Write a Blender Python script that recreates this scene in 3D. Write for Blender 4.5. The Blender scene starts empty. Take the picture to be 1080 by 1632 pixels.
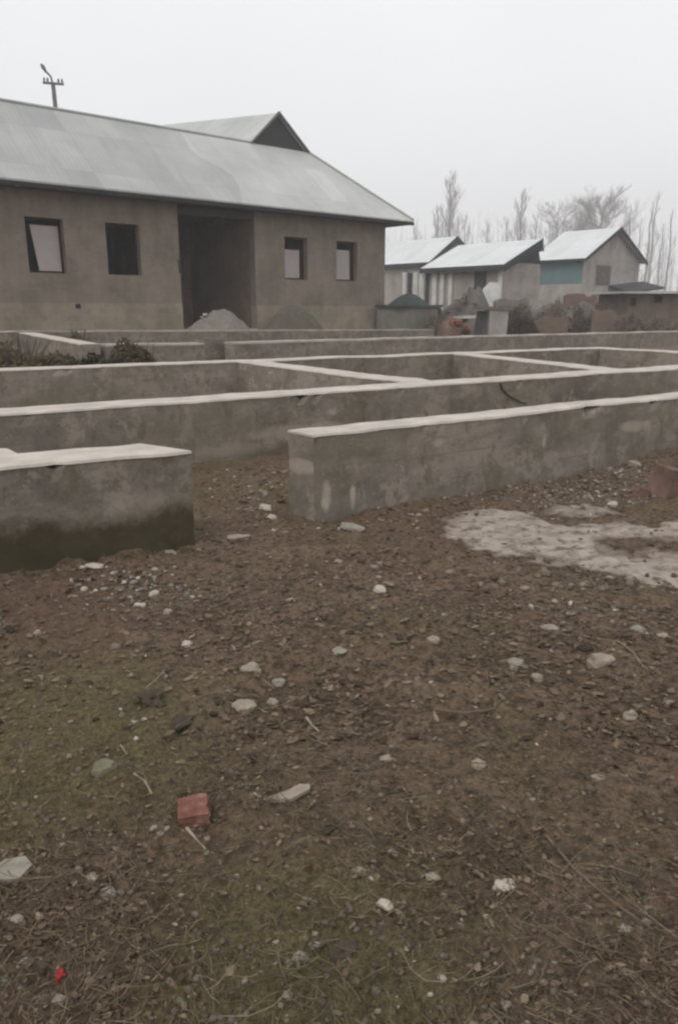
import bpy, math, random
import numpy as np
from mathutils import Vector, noise, Matrix

# ------------------------------------------------------------------ camera, world, sun, exposure
sc = bpy.context.scene
F = 1200.0; H = 1.4; HOR = 490.0
PITCH = math.atan((816 - HOR) / F)
cam = bpy.data.cameras.new('camera')
cam.sensor_fit = 'VERTICAL'; cam.sensor_height = 24.0; cam.sensor_width = 24.0 * 1080 / 1632
cam.lens = 24.0 * F / 1632
cam.clip_start = 0.05; cam.clip_end = 2500
camo = bpy.data.objects.new('camera', cam); sc.collection.objects.link(camo)
camo.location = (0, 0, H); camo.rotation_euler = (math.radians(90) - PITCH, 0, 0)
sc.camera = camo

SUN_EL = math.radians(52); SUN_AZ = math.radians(215)      # direction the light comes from, clockwise from +Y
world = bpy.data.worlds.new("World"); sc.world = world; world.use_nodes = True
wt = world.node_tree; wt.nodes.clear()
sky = wt.nodes.new('ShaderNodeTexSky'); sky.sky_type = 'NISHITA'; sky.sun_disc = False
sky.sun_elevation = SUN_EL; sky.sun_rotation = SUN_AZ; sky.air_density = 1.5; sky.dust_density = 6
hsv = wt.nodes.new('ShaderNodeHueSaturation'); hsv.inputs['Saturation'].default_value = 0.06
cloud = wt.nodes.new('ShaderNodeMixRGB'); cloud.inputs[0].default_value = 0.86
tcw = wt.nodes.new('ShaderNodeTexCoord'); nzw = wt.nodes.new('ShaderNodeTexNoise')
nzw.inputs['Scale'].default_value = 1.6; nzw.inputs['Detail'].default_value = 4
crw = wt.nodes.new('ShaderNodeValToRGB')
crw.color_ramp.elements[0].position = .3; crw.color_ramp.elements[0].color = (7.5, 7.6, 7.75, 1)
crw.color_ramp.elements[1].position = .7; crw.color_ramp.elements[1].color = (8.3, 8.35, 8.45, 1)
bgw = wt.nodes.new('ShaderNodeBackground'); bgw.inputs['Strength'].default_value = 0.095
ow = wt.nodes.new('ShaderNodeOutputWorld')
wt.links.new(tcw.outputs['Generated'], nzw.inputs['Vector']); wt.links.new(nzw.outputs['Fac'], crw.inputs['Fac'])
wt.links.new(sky.outputs[0], hsv.inputs['Color']); wt.links.new(hsv.outputs[0], cloud.inputs[1])
wt.links.new(crw.outputs[0], cloud.inputs[2]); wt.links.new(cloud.outputs[0], bgw.inputs[0]); wt.links.new(bgw.outputs[0], ow.inputs[0])

sund = bpy.data.lights.new('sun', 'SUN'); sund.energy = 0.6; sund.angle = math.radians(25); sund.color = (1, .96, .9)
suno = bpy.data.objects.new('sun', sund); sc.collection.objects.link(suno)
sd = Vector((math.sin(SUN_AZ) * math.cos(SUN_EL), math.cos(SUN_AZ) * math.cos(SUN_EL), math.sin(SUN_EL)))
suno.rotation_euler = sd.to_track_quat('Z', 'Y').to_euler(); suno.location = sd * 60
sc.view_settings.view_transform = 'Standard'; sc.view_settings.look = 'None'
sc.view_settings.exposure = 0.48; sc.view_settings.gamma = 1
sc.cycles.filter_width = 2.4
sc.cycles.max_bounces = 6; sc.cycles.diffuse_bounces = 3; sc.cycles.volume_bounces = 1
sc.cycles.use_denoising = True

# ------------------------------------------------------------------ measuring helpers (world positions from the surveyed picture)
def ray(px, py):
    r = (px - 540) / F; u = (816 - py) / F
    return Vector((r, math.cos(PITCH) + u * math.sin(PITCH), -math.sin(PITCH) + u * math.cos(PITCH)))
def PZ(px, py, z=0.0):
    d = ray(px, py); t = (z - H) / d.z; return Vector((d.x * t, d.y * t, z))
def PD(px, py, D):
    d = ray(px, py); t = D / d.y; return Vector((d.x * t, D, H + d.z * t))
def PP(px, py, pt, n):
    d = ray(px, py); o = Vector((0, 0, H)); t = (Vector(pt) - o).dot(Vector(n)) / d.dot(Vector(n)); return o + d * t
def hdir(px):
    d = ray(px, HOR); d.z = 0; return d.normalized()

# ------------------------------------------------------------------ object helpers
C = sc.collection
def link(name, verts, faces, mat, parent=None, smooth=False, uvs=None):
    me = bpy.data.meshes.new(name)
    off = Vector((0, 0, 0))
    me.from_pydata([tuple(Vector(v) - off) for v in verts], [], [tuple(f) for f in faces])
    me.update()
    if smooth: me.polygons.foreach_set('use_smooth', [True] * len(me.polygons))
    if uvs is not None:
        ul = me.uv_layers.new(name='UVMap')
        flat = []
        for p in me.polygons:
            for vi in p.vertices: flat += list(uvs[vi])
        ul.data.foreach_set('uv', flat)
    if mat: me.materials.append(mat)
    o = bpy.data.objects.new(name, me); C.objects.link(o)
    if parent is not None:
        o.parent = parent
    return o
def tag(o, label=None, cat=None, group=None, kind=None):
    if label: o['label'] = label
    if cat: o['category'] = cat
    if group: o['group'] = group
    if kind: o['kind'] = kind
    return o
def thing(name, label, cat, loc=(0, 0, 0), rz=0, group=None):
    o = bpy.data.objects.new(name, None); C.objects.link(o); o.location = loc; o.rotation_euler = (0, 0, rz)
    o.empty_display_size = .2
    return tag(o, label, cat, group)
class MB:
    def __init__(s): s.v = []; s.f = []; s.uv = []
    def add(s, vs, fs, uv=None):
        k = len(s.v); s.v += [Vector(v) for v in vs]; s.f += [tuple(i + k for i in f) for f in fs]
        s.uv += list(uv) if uv else [(v[0], v[2]) for v in vs]
    def box(s, c0, c1, jit=0, seed=0):
        x0, y0, z0 = c0; x1, y1, z1 = c1
        vs = [(x0, y0, z0), (x1, y0, z0), (x1, y1, z0), (x0, y1, z0), (x0, y0, z1), (x1, y0, z1), (x1, y1, z1), (x0, y1, z1)]
        if jit:
            r = random.Random(seed); vs = [tuple(c + r.uniform(-jit, jit) for c in v) for v in vs]
        s.add(vs, [(0, 3, 2, 1), (4, 5, 6, 7), (0, 1, 5, 4), (1, 2, 6, 5), (2, 3, 7, 6), (3, 0, 4, 7)])
    def prism(s, poly, d):          # polygon (3-D points) extruded by vector d
        n = len(poly); vs = [Vector(p) for p in poly] + [Vector(p) + Vector(d) for p in poly]
        s.add(vs, [tuple(range(n))[::-1], tuple(range(n, 2 * n))] + [(i, (i + 1) % n, n + (i + 1) % n, n + i) for i in range(n)])
    def tube(s, pts, rad, k=6):
        pts = [Vector(p) for p in pts]; base = len(s.v); vs = []; fs = []
        for i, p in enumerate(pts):
            t = (pts[min(i + 1, len(pts) - 1)] - pts[max(i - 1, 0)]).normalized()
            a = t.orthogonal().normalized(); b = t.cross(a)
            r = rad[i] if hasattr(rad, '__len__') else rad
            for j in range(k):
                an = 2 * math.pi * j / k; vs.append(p + (a * math.cos(an) + b * math.sin(an)) * r)
        for i in range(len(pts) - 1):
            for j in range(k):
                fs.append((i * k + j, i * k + (j + 1) % k, (i + 1) * k + (j + 1) % k, (i + 1) * k + j))
        fs.append(tuple(range(k))[::-1]); fs.append(tuple(range((len(pts) - 1) * k, len(pts) * k)))
        s.add(vs, fs)
    def build(s, name, mat, parent=None, smooth=False, xf=None):
        vs = [xf(v) for v in s.v] if xf else s.v
        return link(name, vs, s.f, mat, parent, smooth, s.uv)

# ------------------------------------------------------------------ materials
class NT:
    def __init__(s, name):
        s.m = bpy.data.materials.new(name); s.m.use_nodes = True; s.t = s.m.node_tree
        s.b = s.t.nodes['Principled BSDF']; s.tc = None
    def n(s, ty, **kw):
        nd = s.t.nodes.new(ty)
        for k, v in kw.items():
            if k in nd.inputs.keys(): nd.inputs[k].default_value = v
            else: setattr(nd, k, v)
        return nd
    def l(s, a, b): s.t.links.new(a, b)
    def coord(s, w='Object'):
        if s.tc is None: s.tc = s.n('ShaderNodeTexCoord')
        return s.tc.outputs[w]
    def noise(s, scale, detail=4, rough=.55, vec=None, sc3=None):
        nz = s.n('ShaderNodeTexNoise', Scale=scale, Detail=detail, Roughness=rough)
        v = vec or s.coord()
        if sc3:
            mp = s.n('ShaderNodeMapping'); mp.inputs['Scale'].default_value = sc3; s.l(v, mp.inputs[0]); v = mp.outputs[0]
        s.l(v, nz.inputs['Vector']); return nz.outputs['Fac']
    def ramp(s, fac, stops):
        cr = s.n('ShaderNodeValToRGB'); e = cr.color_ramp.elements
        while len(e) < len(stops): e.new(.5)
        for i, (p, c) in enumerate(stops):
            e[i].position = p; e[i].color = (c, c, c, 1) if not hasattr(c, '__len__') else (*c, 1)
        s.l(fac, cr.inputs[0]); return cr.outputs[0]
    def mix(s, fac, a, b, mode='MIX'):
        m = s.n('ShaderNodeMixRGB', blend_type=mode)
        for i, x in ((0, fac), (1, a), (2, b)):
            if hasattr(x, 'links') or hasattr(x, 'is_linked'): s.l(x, m.inputs[i])
            elif i == 0: m.inputs[0].default_value = x
            else: m.inputs[i].default_value = (*x, 1)
        return m.outputs[0]
    def math(s, op, a, b=0.0, clamp=False):
        m = s.n('ShaderNodeMath', operation=op); m.use_clamp = clamp
        for i, x in enumerate((a, b)):
            if hasattr(x, 'is_linked'): s.l(x, m.inputs[i])
            else: m.inputs[i].default_value = x
        return m.outputs[0]
    def bump(s, h, strength=.5, dist=.02):
        b = s.n('ShaderNodeBump', Strength=strength, Distance=dist); s.l(h, b.inputs['Height']); s.l(b.outputs[0], s.b.inputs['Normal'])
    def out(s, col, rough=.9, spec=.3, metal=0):
        if hasattr(col, 'is_linked'): s.l(col, s.b.inputs['Base Color'])
        else: s.b.inputs['Base Color'].default_value = (*col, 1)
        s.b.inputs['Roughness'].default_value = rough; s.b.inputs['Specular IOR Level'].default_value = spec
        s.b.inputs['Metallic'].default_value = metal
        return s.m
def sh(c, k): return tuple(x * k for x in c)
def simple(name, c, var=.25, scale=6, rough=.9, bump=.3, bd=.01, spec=.3, metal=0, bscale=None):
    t = NT(name); nz = t.noise(scale, 5, .6)
    col = t.ramp(nz, [(.3, sh(c, 1 - var)), (.7, sh(c, 1 + var))])
    if bump: t.bump(t.noise(bscale or scale * 6, 4), bump, bd)
    return t.out(col, rough, spec, metal)

def concrete(name, base, damp=.12, damp_amp=.3, dampcol=(.045, .036, .022), blobs=(), seed=0.0):
    """cast concrete wall face; uv = metres along the wall, metres above ground"""
    t = NT(name); uv = t.coord('UV')
    mp = t.n('ShaderNodeMapping'); mp.inputs['Location'].default_value = (seed * 7.3, seed * 3.1, seed); t.l(uv, mp.inputs[0]); uvm = mp.outputs[0]
    sep = t.n('ShaderNodeSeparateXYZ'); t.l(uv, sep.inputs[0]); u, v = sep.outputs[0], sep.outputs[1]
    big = t.noise(1.1, 5, .6, uvm); mid = t.noise(4.5, 5, .65, uvm); fine = t.noise(45, 4, .7, uvm)
    col = t.ramp(big, [(.3, sh(base, .82)), (.7, sh(base, 1.16))])
    col = t.mix(.9, col, t.ramp(mid, [(.3, .66), (.5, .98), (.72, 1.3)]), 'MULTIPLY')
    patch = t.ramp(t.noise(1.7, 7, .7, uvm, (.6, 1.3, 2)), [(.52, 0), (.58, .75)]); col = t.mix(patch, col, sh(base, 1.32))
    dk = t.ramp(t.noise(1.3, 7, .7, uvm, (.8, 1.7, 5)), [(.55, 0), (.64, .55)]); col = t.mix(dk, col, (base[0] * .62, base[1] * .62, base[2] * .52))
    col = t.mix(.5, col, t.ramp(fine, [(.35, .8), (.65, 1.2)]), 'MULTIPLY')
    # cast panels, each its own tone, thin seams
    pu = t.math('DIVIDE', t.math('ADD', u, 50.3 + seed), 1.18)
    wn = t.n('ShaderNodeTexWhiteNoise', noise_dimensions='1D'); t.l(t.math('FLOOR', pu), wn.inputs['W'])
    col = t.mix(.8, col, t.ramp(wn.outputs['Value'], [(0, .84), (1, 1.12)]), 'MULTIPLY')
    fr = t.math('ABSOLUTE', t.math('SUBTRACT', t.math('FRACT', t.math('ADD', pu, t.math('MULTIPLY', mid, .02))), .5))
    seam = t.ramp(fr, [(.480, 0), (.496, 1)])
    col = t.mix(t.math('MULTIPLY', seam, t.ramp(wn.outputs['Value'], [(.3, 0), (.9, .5)])), col, sh(base, .5))
    # board marks, pour lines and air holes
    bz = t.math('ADD', v, t.math('MULTIPLY', t.noise(1.5, 3, .5, uvm), .09)); bl = t.math('ABSOLUTE', t.math('SUBTRACT', t.math('FRACT', t.math('DIVIDE', bz, .19)), .5))
    col = t.mix(t.math('MULTIPLY', t.ramp(bl, [(.44, 0), (.5, .55)]), t.ramp(mid, [(.45, 0), (.6, 1)])), col, sh(base, .55))
    pit = t.ramp(t.noise(26, 2, .5, uvm), [(.68, 0), (.73, .8)]); col = t.mix(pit, col, sh(base, .42))
    sc_ = t.ramp(t.noise(3.1, 9, .8, uvm, (1, 1, 4)), [(.55, 0), (.575, .7)]); col = t.mix(sc_, col, sh(base, 1.45))
    sd2 = t.ramp(t.noise(2.3, 9, .8, uvm, (1.5, .8, 7)), [(.56, 0), (.585, .65)]); col = t.mix(sd2, col, (base[0] * .6, base[1] * .6, base[2] * .5))
    # vertical drips of lime
    drip = t.noise(1, 4, .6, uvm, (7, 1.2, 1)); dm = t.ramp(drip, [(.62, 0), (.72, .55)])
    col = t.mix(dm, col, sh(base, 1.55))
    # yellowish algae bloom
    alg = t.ramp(t.noise(.8, 5, .6, uvm, (1, 1.8, 3)), [(.5, 0), (.68, .5)])
    col = t.mix(alg, col, (base[0] * .78, base[1] * .8, base[2] * .62))
    for (bu, bv, ru, rv, st) in blobs:
        du = t.math('DIVIDE', t.math('SUBTRACT', u, bu), ru); dv = t.math('DIVIDE', t.math('SUBTRACT', v, bv), rv)
        r2 = t.math('ADD', t.math('MULTIPLY', du, du), t.math('MULTIPLY', dv, dv))
        r2 = t.math('ADD', r2, t.math('MULTIPLY', t.math('SUBTRACT', mid, .5), 3.2))
        m = t.ramp(r2, [(.25, abs(st)), (1.0, 0)])
        col = t.mix(m, col, sh(base, 2.1) if st > 0 else dampcol)
    # damp moss with a ragged upper edge
    e = t.math('ADD', t.math('MULTIPLY', t.math('SUBTRACT', t.noise(2.6, 8, .75, uvm, (1, .7, 1)), .5), damp_amp * 2), damp)
    dm = t.ramp(t.math('MULTIPLY', t.math('SUBTRACT', e, v), 1.0), [(-.05, 0), (.14, .88)])
    col = t.mix(dm, col, t.mix(mid, sh(dampcol, .7), (dampcol[0] * 1.7, dampcol[1] * 1.75, dampcol[2] * 1.6)))
    t.bump(t.math('ADD', t.math('MULTIPLY', mid, .6), t.math('MULTIPLY', fine, .4)), .55, .02)
    return t.out(col, .92, .25)

BASE = (.215, .184, .154)
M = {}
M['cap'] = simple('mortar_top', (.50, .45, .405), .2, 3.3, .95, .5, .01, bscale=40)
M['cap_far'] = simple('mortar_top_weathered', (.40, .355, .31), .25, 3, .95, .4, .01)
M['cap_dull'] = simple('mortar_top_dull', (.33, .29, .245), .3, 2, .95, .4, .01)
def brickwall(name, c1, c2, mortar, sx=4.2, rowh=.085):
    t = NT(name); uv = t.coord('UV')
    br = t.n('ShaderNodeTexBrick'); t.l(uv, br.inputs['Vector'])
    br.inputs['Color1'].default_value = (*c1, 1); br.inputs['Color2'].default_value = (*c2, 1); br.inputs['Mortar'].default_value = (*mortar, 1)
    br.inputs['Scale'].default_value = 1; br.inputs['Brick Width'].default_value = .24; br.inputs['Row Height'].default_value = rowh; br.inputs['Mortar Size'].default_value = .012
    big = t.noise(.7, 6, .65, uv)
    smr = t.ramp(t.noise(2.2, 8, .75, uv), [(.46, 0), (.56, .7)])
    col = t.mix(smr, br.outputs['Color'], sh(c1, 1.06)); col = t.mix(.9, col, t.ramp(big, [(.28, (.66, .68, .64)), (.72, (1.26, 1.23, 1.2))]), 'MULTIPLY')
    st = t.noise(1, 5, .6, uv, (3, .5, 1)); col = t.mix(.6, col, t.ramp(st, [(.3, .8), (.7, 1.15)]), 'MULTIPLY')
    t.bump(br.outputs['Fac'], -.4, .01)
    return t.out(col, .92, .2)
M['brick'] = brickwall('grey_brown_brick', (.235, .195, .164), (.205, .170, .143), (.225, .188, .158))
M['plinth'] = brickwall('tan_stone_plinth', (.30, .25, .20), (.25, .21, .17), (.30, .26, .215), rowh=.2)
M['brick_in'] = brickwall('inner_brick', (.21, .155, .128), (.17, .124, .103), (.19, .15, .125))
def tin(name, c, var=.06, wave=1.0, rough=.55, metal=.0):
    t = NT(name); uv = t.coord('UV'); sep = t.n('ShaderNodeSeparateXYZ'); t.l(uv, sep.inputs[0])
    w = t.math('SINE', t.math('MULTIPLY', sep.outputs[0], 2 * math.pi / .15))
    sheet = t.n('ShaderNodeTexWhiteNoise', noise_dimensions='2D')
    fl = t.n('ShaderNodeVectorMath', operation='FLOOR'); mp = t.n('ShaderNodeMapping'); mp.inputs['Scale'].default_value = (1 / .9, 1 / 2.1, 1)
    t.l(uv, mp.inputs[0]); t.l(mp.outputs[0], fl.inputs[0]); t.l(fl.outputs[0], sheet.inputs['Vector'])
    col = t.ramp(t.noise(.45, 5, .6, uv), [(.3, sh(c, 1 - var * 1.6)), (.7, sh(c, 1 + var * 1.6))])
    col = t.mix(1, col, t.ramp(sheet.outputs['Value'], [(0, 1 - var), (1, 1 + var)]), 'MULTIPLY')
    lap = t.math('ABSOLUTE', t.math('SUBTRACT', t.math('FRACT', t.math('DIVIDE', sep.outputs[0], .9)), .5)); col = t.mix(t.ramp(lap, [(.475, 0), (.497, .22)]), col, sh(c, .6))
    lap2 = t.math('ABSOLUTE', t.math('SUBTRACT', t.math('FRACT', t.math('DIVIDE', sep.outputs[1], 2.1)), .5)); col = t.mix(t.ramp(lap2, [(.485, 0), (.498, .3)]), col, sh(c, .6))
    col = t.mix(t.ramp(t.noise(1, 7, .7, uv, (2.6, .35, 1)), [(.55, 0), (.7, .45)]), col, (c[0] * .72, c[1] * .66, c[2] * .6))
    t.bump(w, .2 * wave, .02)
    return t.out(col, rough, .4, metal)
M['tin_old'] = tin('dull_tin', (.375, .38, .375), .09)
M['tin_new'] = tin('pale_tin', (.46, .468, .45), .09)
M['tin_pale'] = tin('bright_tin', (.62, .64, .64))
M['dark'] = simple('dark_boards', (.03, .03, .032), .3, 4)
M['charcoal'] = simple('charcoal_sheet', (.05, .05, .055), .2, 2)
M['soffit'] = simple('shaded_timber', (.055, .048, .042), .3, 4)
M['frame'] = simple('red_brown_wood', (.05, .022, .016), .3, 8)
M['board'] = simple('pale_light_panel', (.42, .37, .36), .08, 2)  # pale panel colour standing in for light through the windows
M['pole'] = simple('grey_pole', (.16, .15, .15), .2, 4)
M['white'] = simple('white_plaster', (.56, .55, .52), .2, 1.5)
M['cream'] = simple('grey_cream_plaster', (.35, .325, .30), .24, 1.2)
M['blue'] = simple('blue_green_sheet', (.13, .20, .205), .1, 2)
M['pinkgrey'] = simple('pinkish_plaster', (.33, .295, .27), .28, 1.1)
M['redbrick'] = simple('red_brick', (.25, .105, .075), .3, 9, bump=.6)
tb = NT('dusty_brick'); cb_ = tb.ramp(tb.noise(18, 6, .7), [(.35, (.12, .05, .036)), (.5, (.185, .082, .06)), (.68, (.28, .175, .14))]); tb.bump(tb.noise(70, 4), .7, .006); M['dustbrick'] = tb.out(cb_, .95, .2)
M['redbrown'] = simple('red_brown_rubble', (.15, .095, .075), .35, 5, bump=.6)
M['rubble'] = simple('grey_brown_rubble', (.14, .12, .105), .35, 4, bump=.6)
M['sand'] = simple('grey_sand', (.19, .17, .15), .18, 5, bump=.5, bd=.03)
M['soil'] = simple('dark_soil', (.105, .092, .072), .2, 5, bump=.5, bd=.03)
M['stone'] = simple('cream_stone', (.28, .235, .185), .22, 22, bump=.4, bd=.004)
M['stone_w'] = simple('white_stone', (.42, .375, .31), .12, 22, bump=.3, bd=.004)
M['stone_g'] = simple('grey_stone', (.25, .225, .185), .25, 22, bump=.4, bd=.004)
M['stone_m'] = simple('mossy_stone', (.16, .15, .10), .25, 22, bump=.5, bd=.004)
M['red'] = simple('red_plastic', (.30, .018, .02), .15, 20, .45, .1)
M['clod'] = simple('dark_clod', (.075, .058, .04), .3, 25, bump=.8, bd=.01)
M['tarp'] = simple('grey_green_tarp', (.215, .205, .178), .15, 3)
M['tarp_d'] = simple('dark_green_tarp', (.045, .055, .05), .2, 3)
M['bark'] = simple('grey_bark', (.33, .31, .30), .2, 5)
M['twig'] = simple('haze_paled_twigs', (.38, .36, .36), .2, 5)  # twigs paled in colour to imitate haze over the distant trees
M['grassdark'] = simple('dark_weeds', (.082, .062, .034), .4, 3, bump=0)
M['dry'] = simple('dry_brush', (.16, .125, .10), .35, 3, bump=0)

# ------------------------------------------------------------------ numpy value noise
def vnoise(x, y, seed=0):
    xi = np.floor(x).astype(np.int64); yi = np.floor(y).astype(np.int64); xf = x - xi; yf = y - yi
    def h(a, b):
        n = (a * 374761393 + b * 668265263 + seed * 974634777) & 0xffffffff
        n = ((n ^ (n >> 13)) * 1274126177) & 0xffffffff
        return ((n ^ (n >> 16)) & 0xffff) / 65535.0
    u = xf * xf * (3 - 2 * xf); v = yf * yf * (3 - 2 * yf)
    return (h(xi, yi) * (1 - u) + h(xi + 1, yi) * u) * (1 - v) + (h(xi, yi + 1) * (1 - u) + h(xi + 1, yi + 1) * u) * v
def fbm(x, y, s, o=4, seed=0):
    t = 0; a = 1; w = 0
    for i in range(o):
        t = t + a * vnoise(x / s + 17.1 * i, y / s - 9.7 * i, seed + i); w += a; a *= .5; s *= .5
    return t / w
def sstep(a, b, x):
    t = np.clip((x - a) / (b - a), 0, 1); return t * t * (3 - 2 * t)

# ------------------------------------------------------------------ ground
CEM = []   # cement spill lobes: centre, half axes, rotation, strength (found in world metres)
for (px, py, rx, ry, st) in [(800, 832, 85, 26, 1), (760, 850, 60, 16, .9), (850, 868, 110, 20, 1), (950, 845, 120, 16, .75), (920, 815, 95, 12, .55), (1010, 905, 85, 14, 1), (1070, 925, 70, 14, .9), (1050, 850, 70, 14, .7), (900, 893, 70, 9, .5), (1075, 905, 60, 40, .6), (1090, 850, 50, 22, .9), (960, 880, 60, 16, .45)]:
    c = PZ(px, py); ex = PZ(px + rx, py); ey = PZ(px, py - ry)
    CEM.append((c.x, c.y, (ex - c).length, (ey - c).length, st))
def cement_mask(x, y):
    m = np.zeros_like(x)
    wob = (fbm(x, y, .35, 4, 77) - .5) * 1.3 + (fbm(x, y, .09, 3, 79) - .5) * .3
    for cx, cy, a, b, st in CEM:
        d = np.sqrt(((x - cx) / a) ** 2 + ((y - cy) / b) ** 2) + wob
        m = np.maximum(m, st * sstep(1.2, .45, d))
    return m
def spots(x, y, lst):
    m = np.zeros_like(x)
    for (px, py, rx, ry, st) in lst:
        c = PZ(px, py); ax = (PZ(px + rx, py) - c).length; ay = abs(PZ(px, py - ry).y - c.y)
        m = m + st * np.exp(-(((x - c.x) / ax) ** 2 + ((y - c.y) / ay) ** 2))
    return m
MOSS = [(80, 1150, 200, 110, 1.0), (60, 1280, 160, 80, .5), (450, 1480, 190, 120, 1.2), (540, 1590, 240, 80, 1.0), (230, 1180, 160, 90, .5), (340, 1600, 130, 60, .5), (760, 1500, 120, 60, .35), (200, 1240, 90, 50, .4), (640, 1400, 90, 40, .5), (330, 760, 40, 60, .4), (640, 985, 60, 18, .45)]
REDB = [(90, 960, 140, 50, .9), (640, 850, 110, 35, .7), (60, 1620, 120, 50, .9), (400, 1340, 130, 40, .6), (150, 1010, 90, 30, .6), (430, 830, 60, 40, .5), (1000, 1480, 200, 140, .35)]
def ground_z(x, y):
    near = np.exp(-np.maximum(y - 9, 0) / 6.0)
    z = (fbm(x, y, 1.6, 2, 3) - .5) * .07
    z = z + near * ((fbm(x, y, .32, 2, 5) - .5) * .05 + (fbm(x, y, .11, 3, 11) - .5) * .046 * (.4 + 1.2 * sstep(.4, .65, fbm(x, y, .7, 2, 61))) + (fbm(x, y, .036, 2, 23) - .5) * .022)
    z = z + .13 * sstep(1.8, 4.5, x) * sstep(4.5, 7.0, y) * sstep(12, 9, y)
    cm = cement_mask(x, y)
    return z * (1 - .88 * cm) + cm * .012
def gz(x, y): return float(ground_z(np.array([x], float), np.array([y], float))[0])
def make_ground():
    def axis(a, b, st, far, g=1.16):
        c = list(np.arange(a, b, st)); lo = []; s = st; p = a
        while p > -far: s *= g; p -= s; lo.append(p)
        hi = []; s = st; p = c[-1]
        while p < far: s *= g; p += s; hi.append(p)
        return np.array(lo[::-1] + c + hi)
    X = axis(-2.6, 4.2, .0145, 900); Y = axis(.9, 8.0, .0145, 900)
    X, Yg = np.meshgrid(X, Y); nx = X.shape[1]; ny = X.shape[0]
    x = X.ravel(); y = Yg.ravel(); z = ground_z(x, y)
    co = np.stack([x, y, z], 1).astype(np.float32)
    idx = np.arange(nx * ny).reshape(ny, nx)
    q = np.stack([idx[:-1, :-1].ravel(), idx[:-1, 1:].ravel(), idx[1:, 1:].ravel(), idx[1:, :-1].ravel()], 1).astype(np.int32)
    me = bpy.data.meshes.new('ground'); me.vertices.add(len(co)); me.vertices.foreach_set('co', co.ravel())
    me.loops.add(q.size); me.loops.foreach_set('vertex_index', q.ravel()); me.polygons.add(len(q))
    me.polygons.foreach_set('loop_start', np.arange(0, q.size, 4, dtype=np.int32)); me.polygons.foreach_set('use_smooth', np.ones(len(q), bool))
    me.update(calc_edges=True)
    nearm = np.exp(-np.maximum(y - 12, 0) / 6.0)
    R = np.clip(spots(x, y, MOSS) + (fbm(x, y, .6, 4, 31) - .5) * 1.2, 0, 1) * nearm
    G = cement_mask(x, y); B = np.clip(spots(x, y, REDB) + (fbm(x, y, .5, 3, 41) - .55) * 1.2, 0, 1)
    ca = me.color_attributes.new('kinds', 'FLOAT_COLOR', 'POINT')
    ca.data.foreach_set('color', np.stack([R, G, B, np.ones_like(R)], 1).astype(np.float32).ravel())
    t = NT('muddy_ground'); at = t.n('ShaderNodeAttribute', attribute_name='kinds'); sp = t.n('ShaderNodeSeparateColor'); t.l(at.outputs['Color'], sp.inputs[0])
    n1 = t.noise(2.2, 5, .6); n2 = t.noise(14, 5, .65); n3 = t.noise(60, 5, .7); n4 = t.noise(190, 3, .7)
    col = t.ramp(n1, [(.3, (.132, .088, .058)), (.7, (.198, .138, .094))])
    col = t.mix(.85, col, t.ramp(n2, [(.32, .45), (.68, 1.5)]), 'MULTIPLY')
    spk = t.ramp(t.noise(34, 6, .75), [(.50, 0), (.60, .9)]); col = t.mix(spk, col, (.045, .034, .024)); spk2 = t.ramp(t.noise(27, 6, .75, None, (1, 1, 1.7)), [(.60, 0), (.72, .55)]); col = t.mix(spk2, col, (.24, .20, .16))
    mossc = t.ramp(n3, [(.3, (.095, .078, .034)), (.7, (.172, .145, .070))])
    mm = t.math('MULTIPLY', sp.outputs[0], t.ramp(n2, [(.3, .45), (.6, 1)]))
    col = t.mix(mm, col, mossc)
    rm = t.math('MULTIPLY', sp.outputs[2], .55); col = t.mix(rm, col, (.145, .088, .062))
    col = t.mix(.8, col, t.ramp(n3, [(.3, .55), (.7, 1.45)]), 'MULTIPLY')
    col = t.mix(.4, col, t.ramp(n4, [(.35, .6), (.65, 1.4)]), 'MULTIPLY')
    cemc = t.ramp(t.noise(5, 6, .7), [(.3, (.21, .18, .152)), (.45, (.30, .26, .222)), (.7, (.40, .345, .295))])
    cm = t.ramp(t.math('ADD', sp.outputs[1], t.math('MULTIPLY', t.math('SUBTRACT', n2, .5), .5)), [(.2, 0), (.75, 1)])
    rim = t.ramp(t.math('ADD', sp.outputs[1], t.math('MULTIPLY', t.math('SUBTRACT', n2, .5), .7)), [(.02, 0), (.18, .6), (.45, 0)]); col = t.mix(rim, col, (.06, .047, .036))
    cm = t.math('MULTIPLY', cm, t.ramp(t.noise(9, 7, .75), [(.38, .12), (.52, 1)])); col = t.mix(cm, col, cemc)
    hgt = t.math('ADD', t.math('MULTIPLY', n3, .7), t.math('MULTIPLY', n4, .3))
    bm = t.n('ShaderNodeBump', Distance=.02); t.l(hgt, bm.inputs['Height'])
    t.l(t.math('SUBTRACT', 1.0, t.math('MULTIPLY', cm, .75)), bm.inputs['Strength']); t.l(bm.outputs[0], t.b.inputs['Normal'])
    me.materials.append(t.out(col, .9, .22))
    o = bpy.data.objects.new('ground', me); C.objects.link(o); tag(o, kind='structure')
make_ground()

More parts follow.
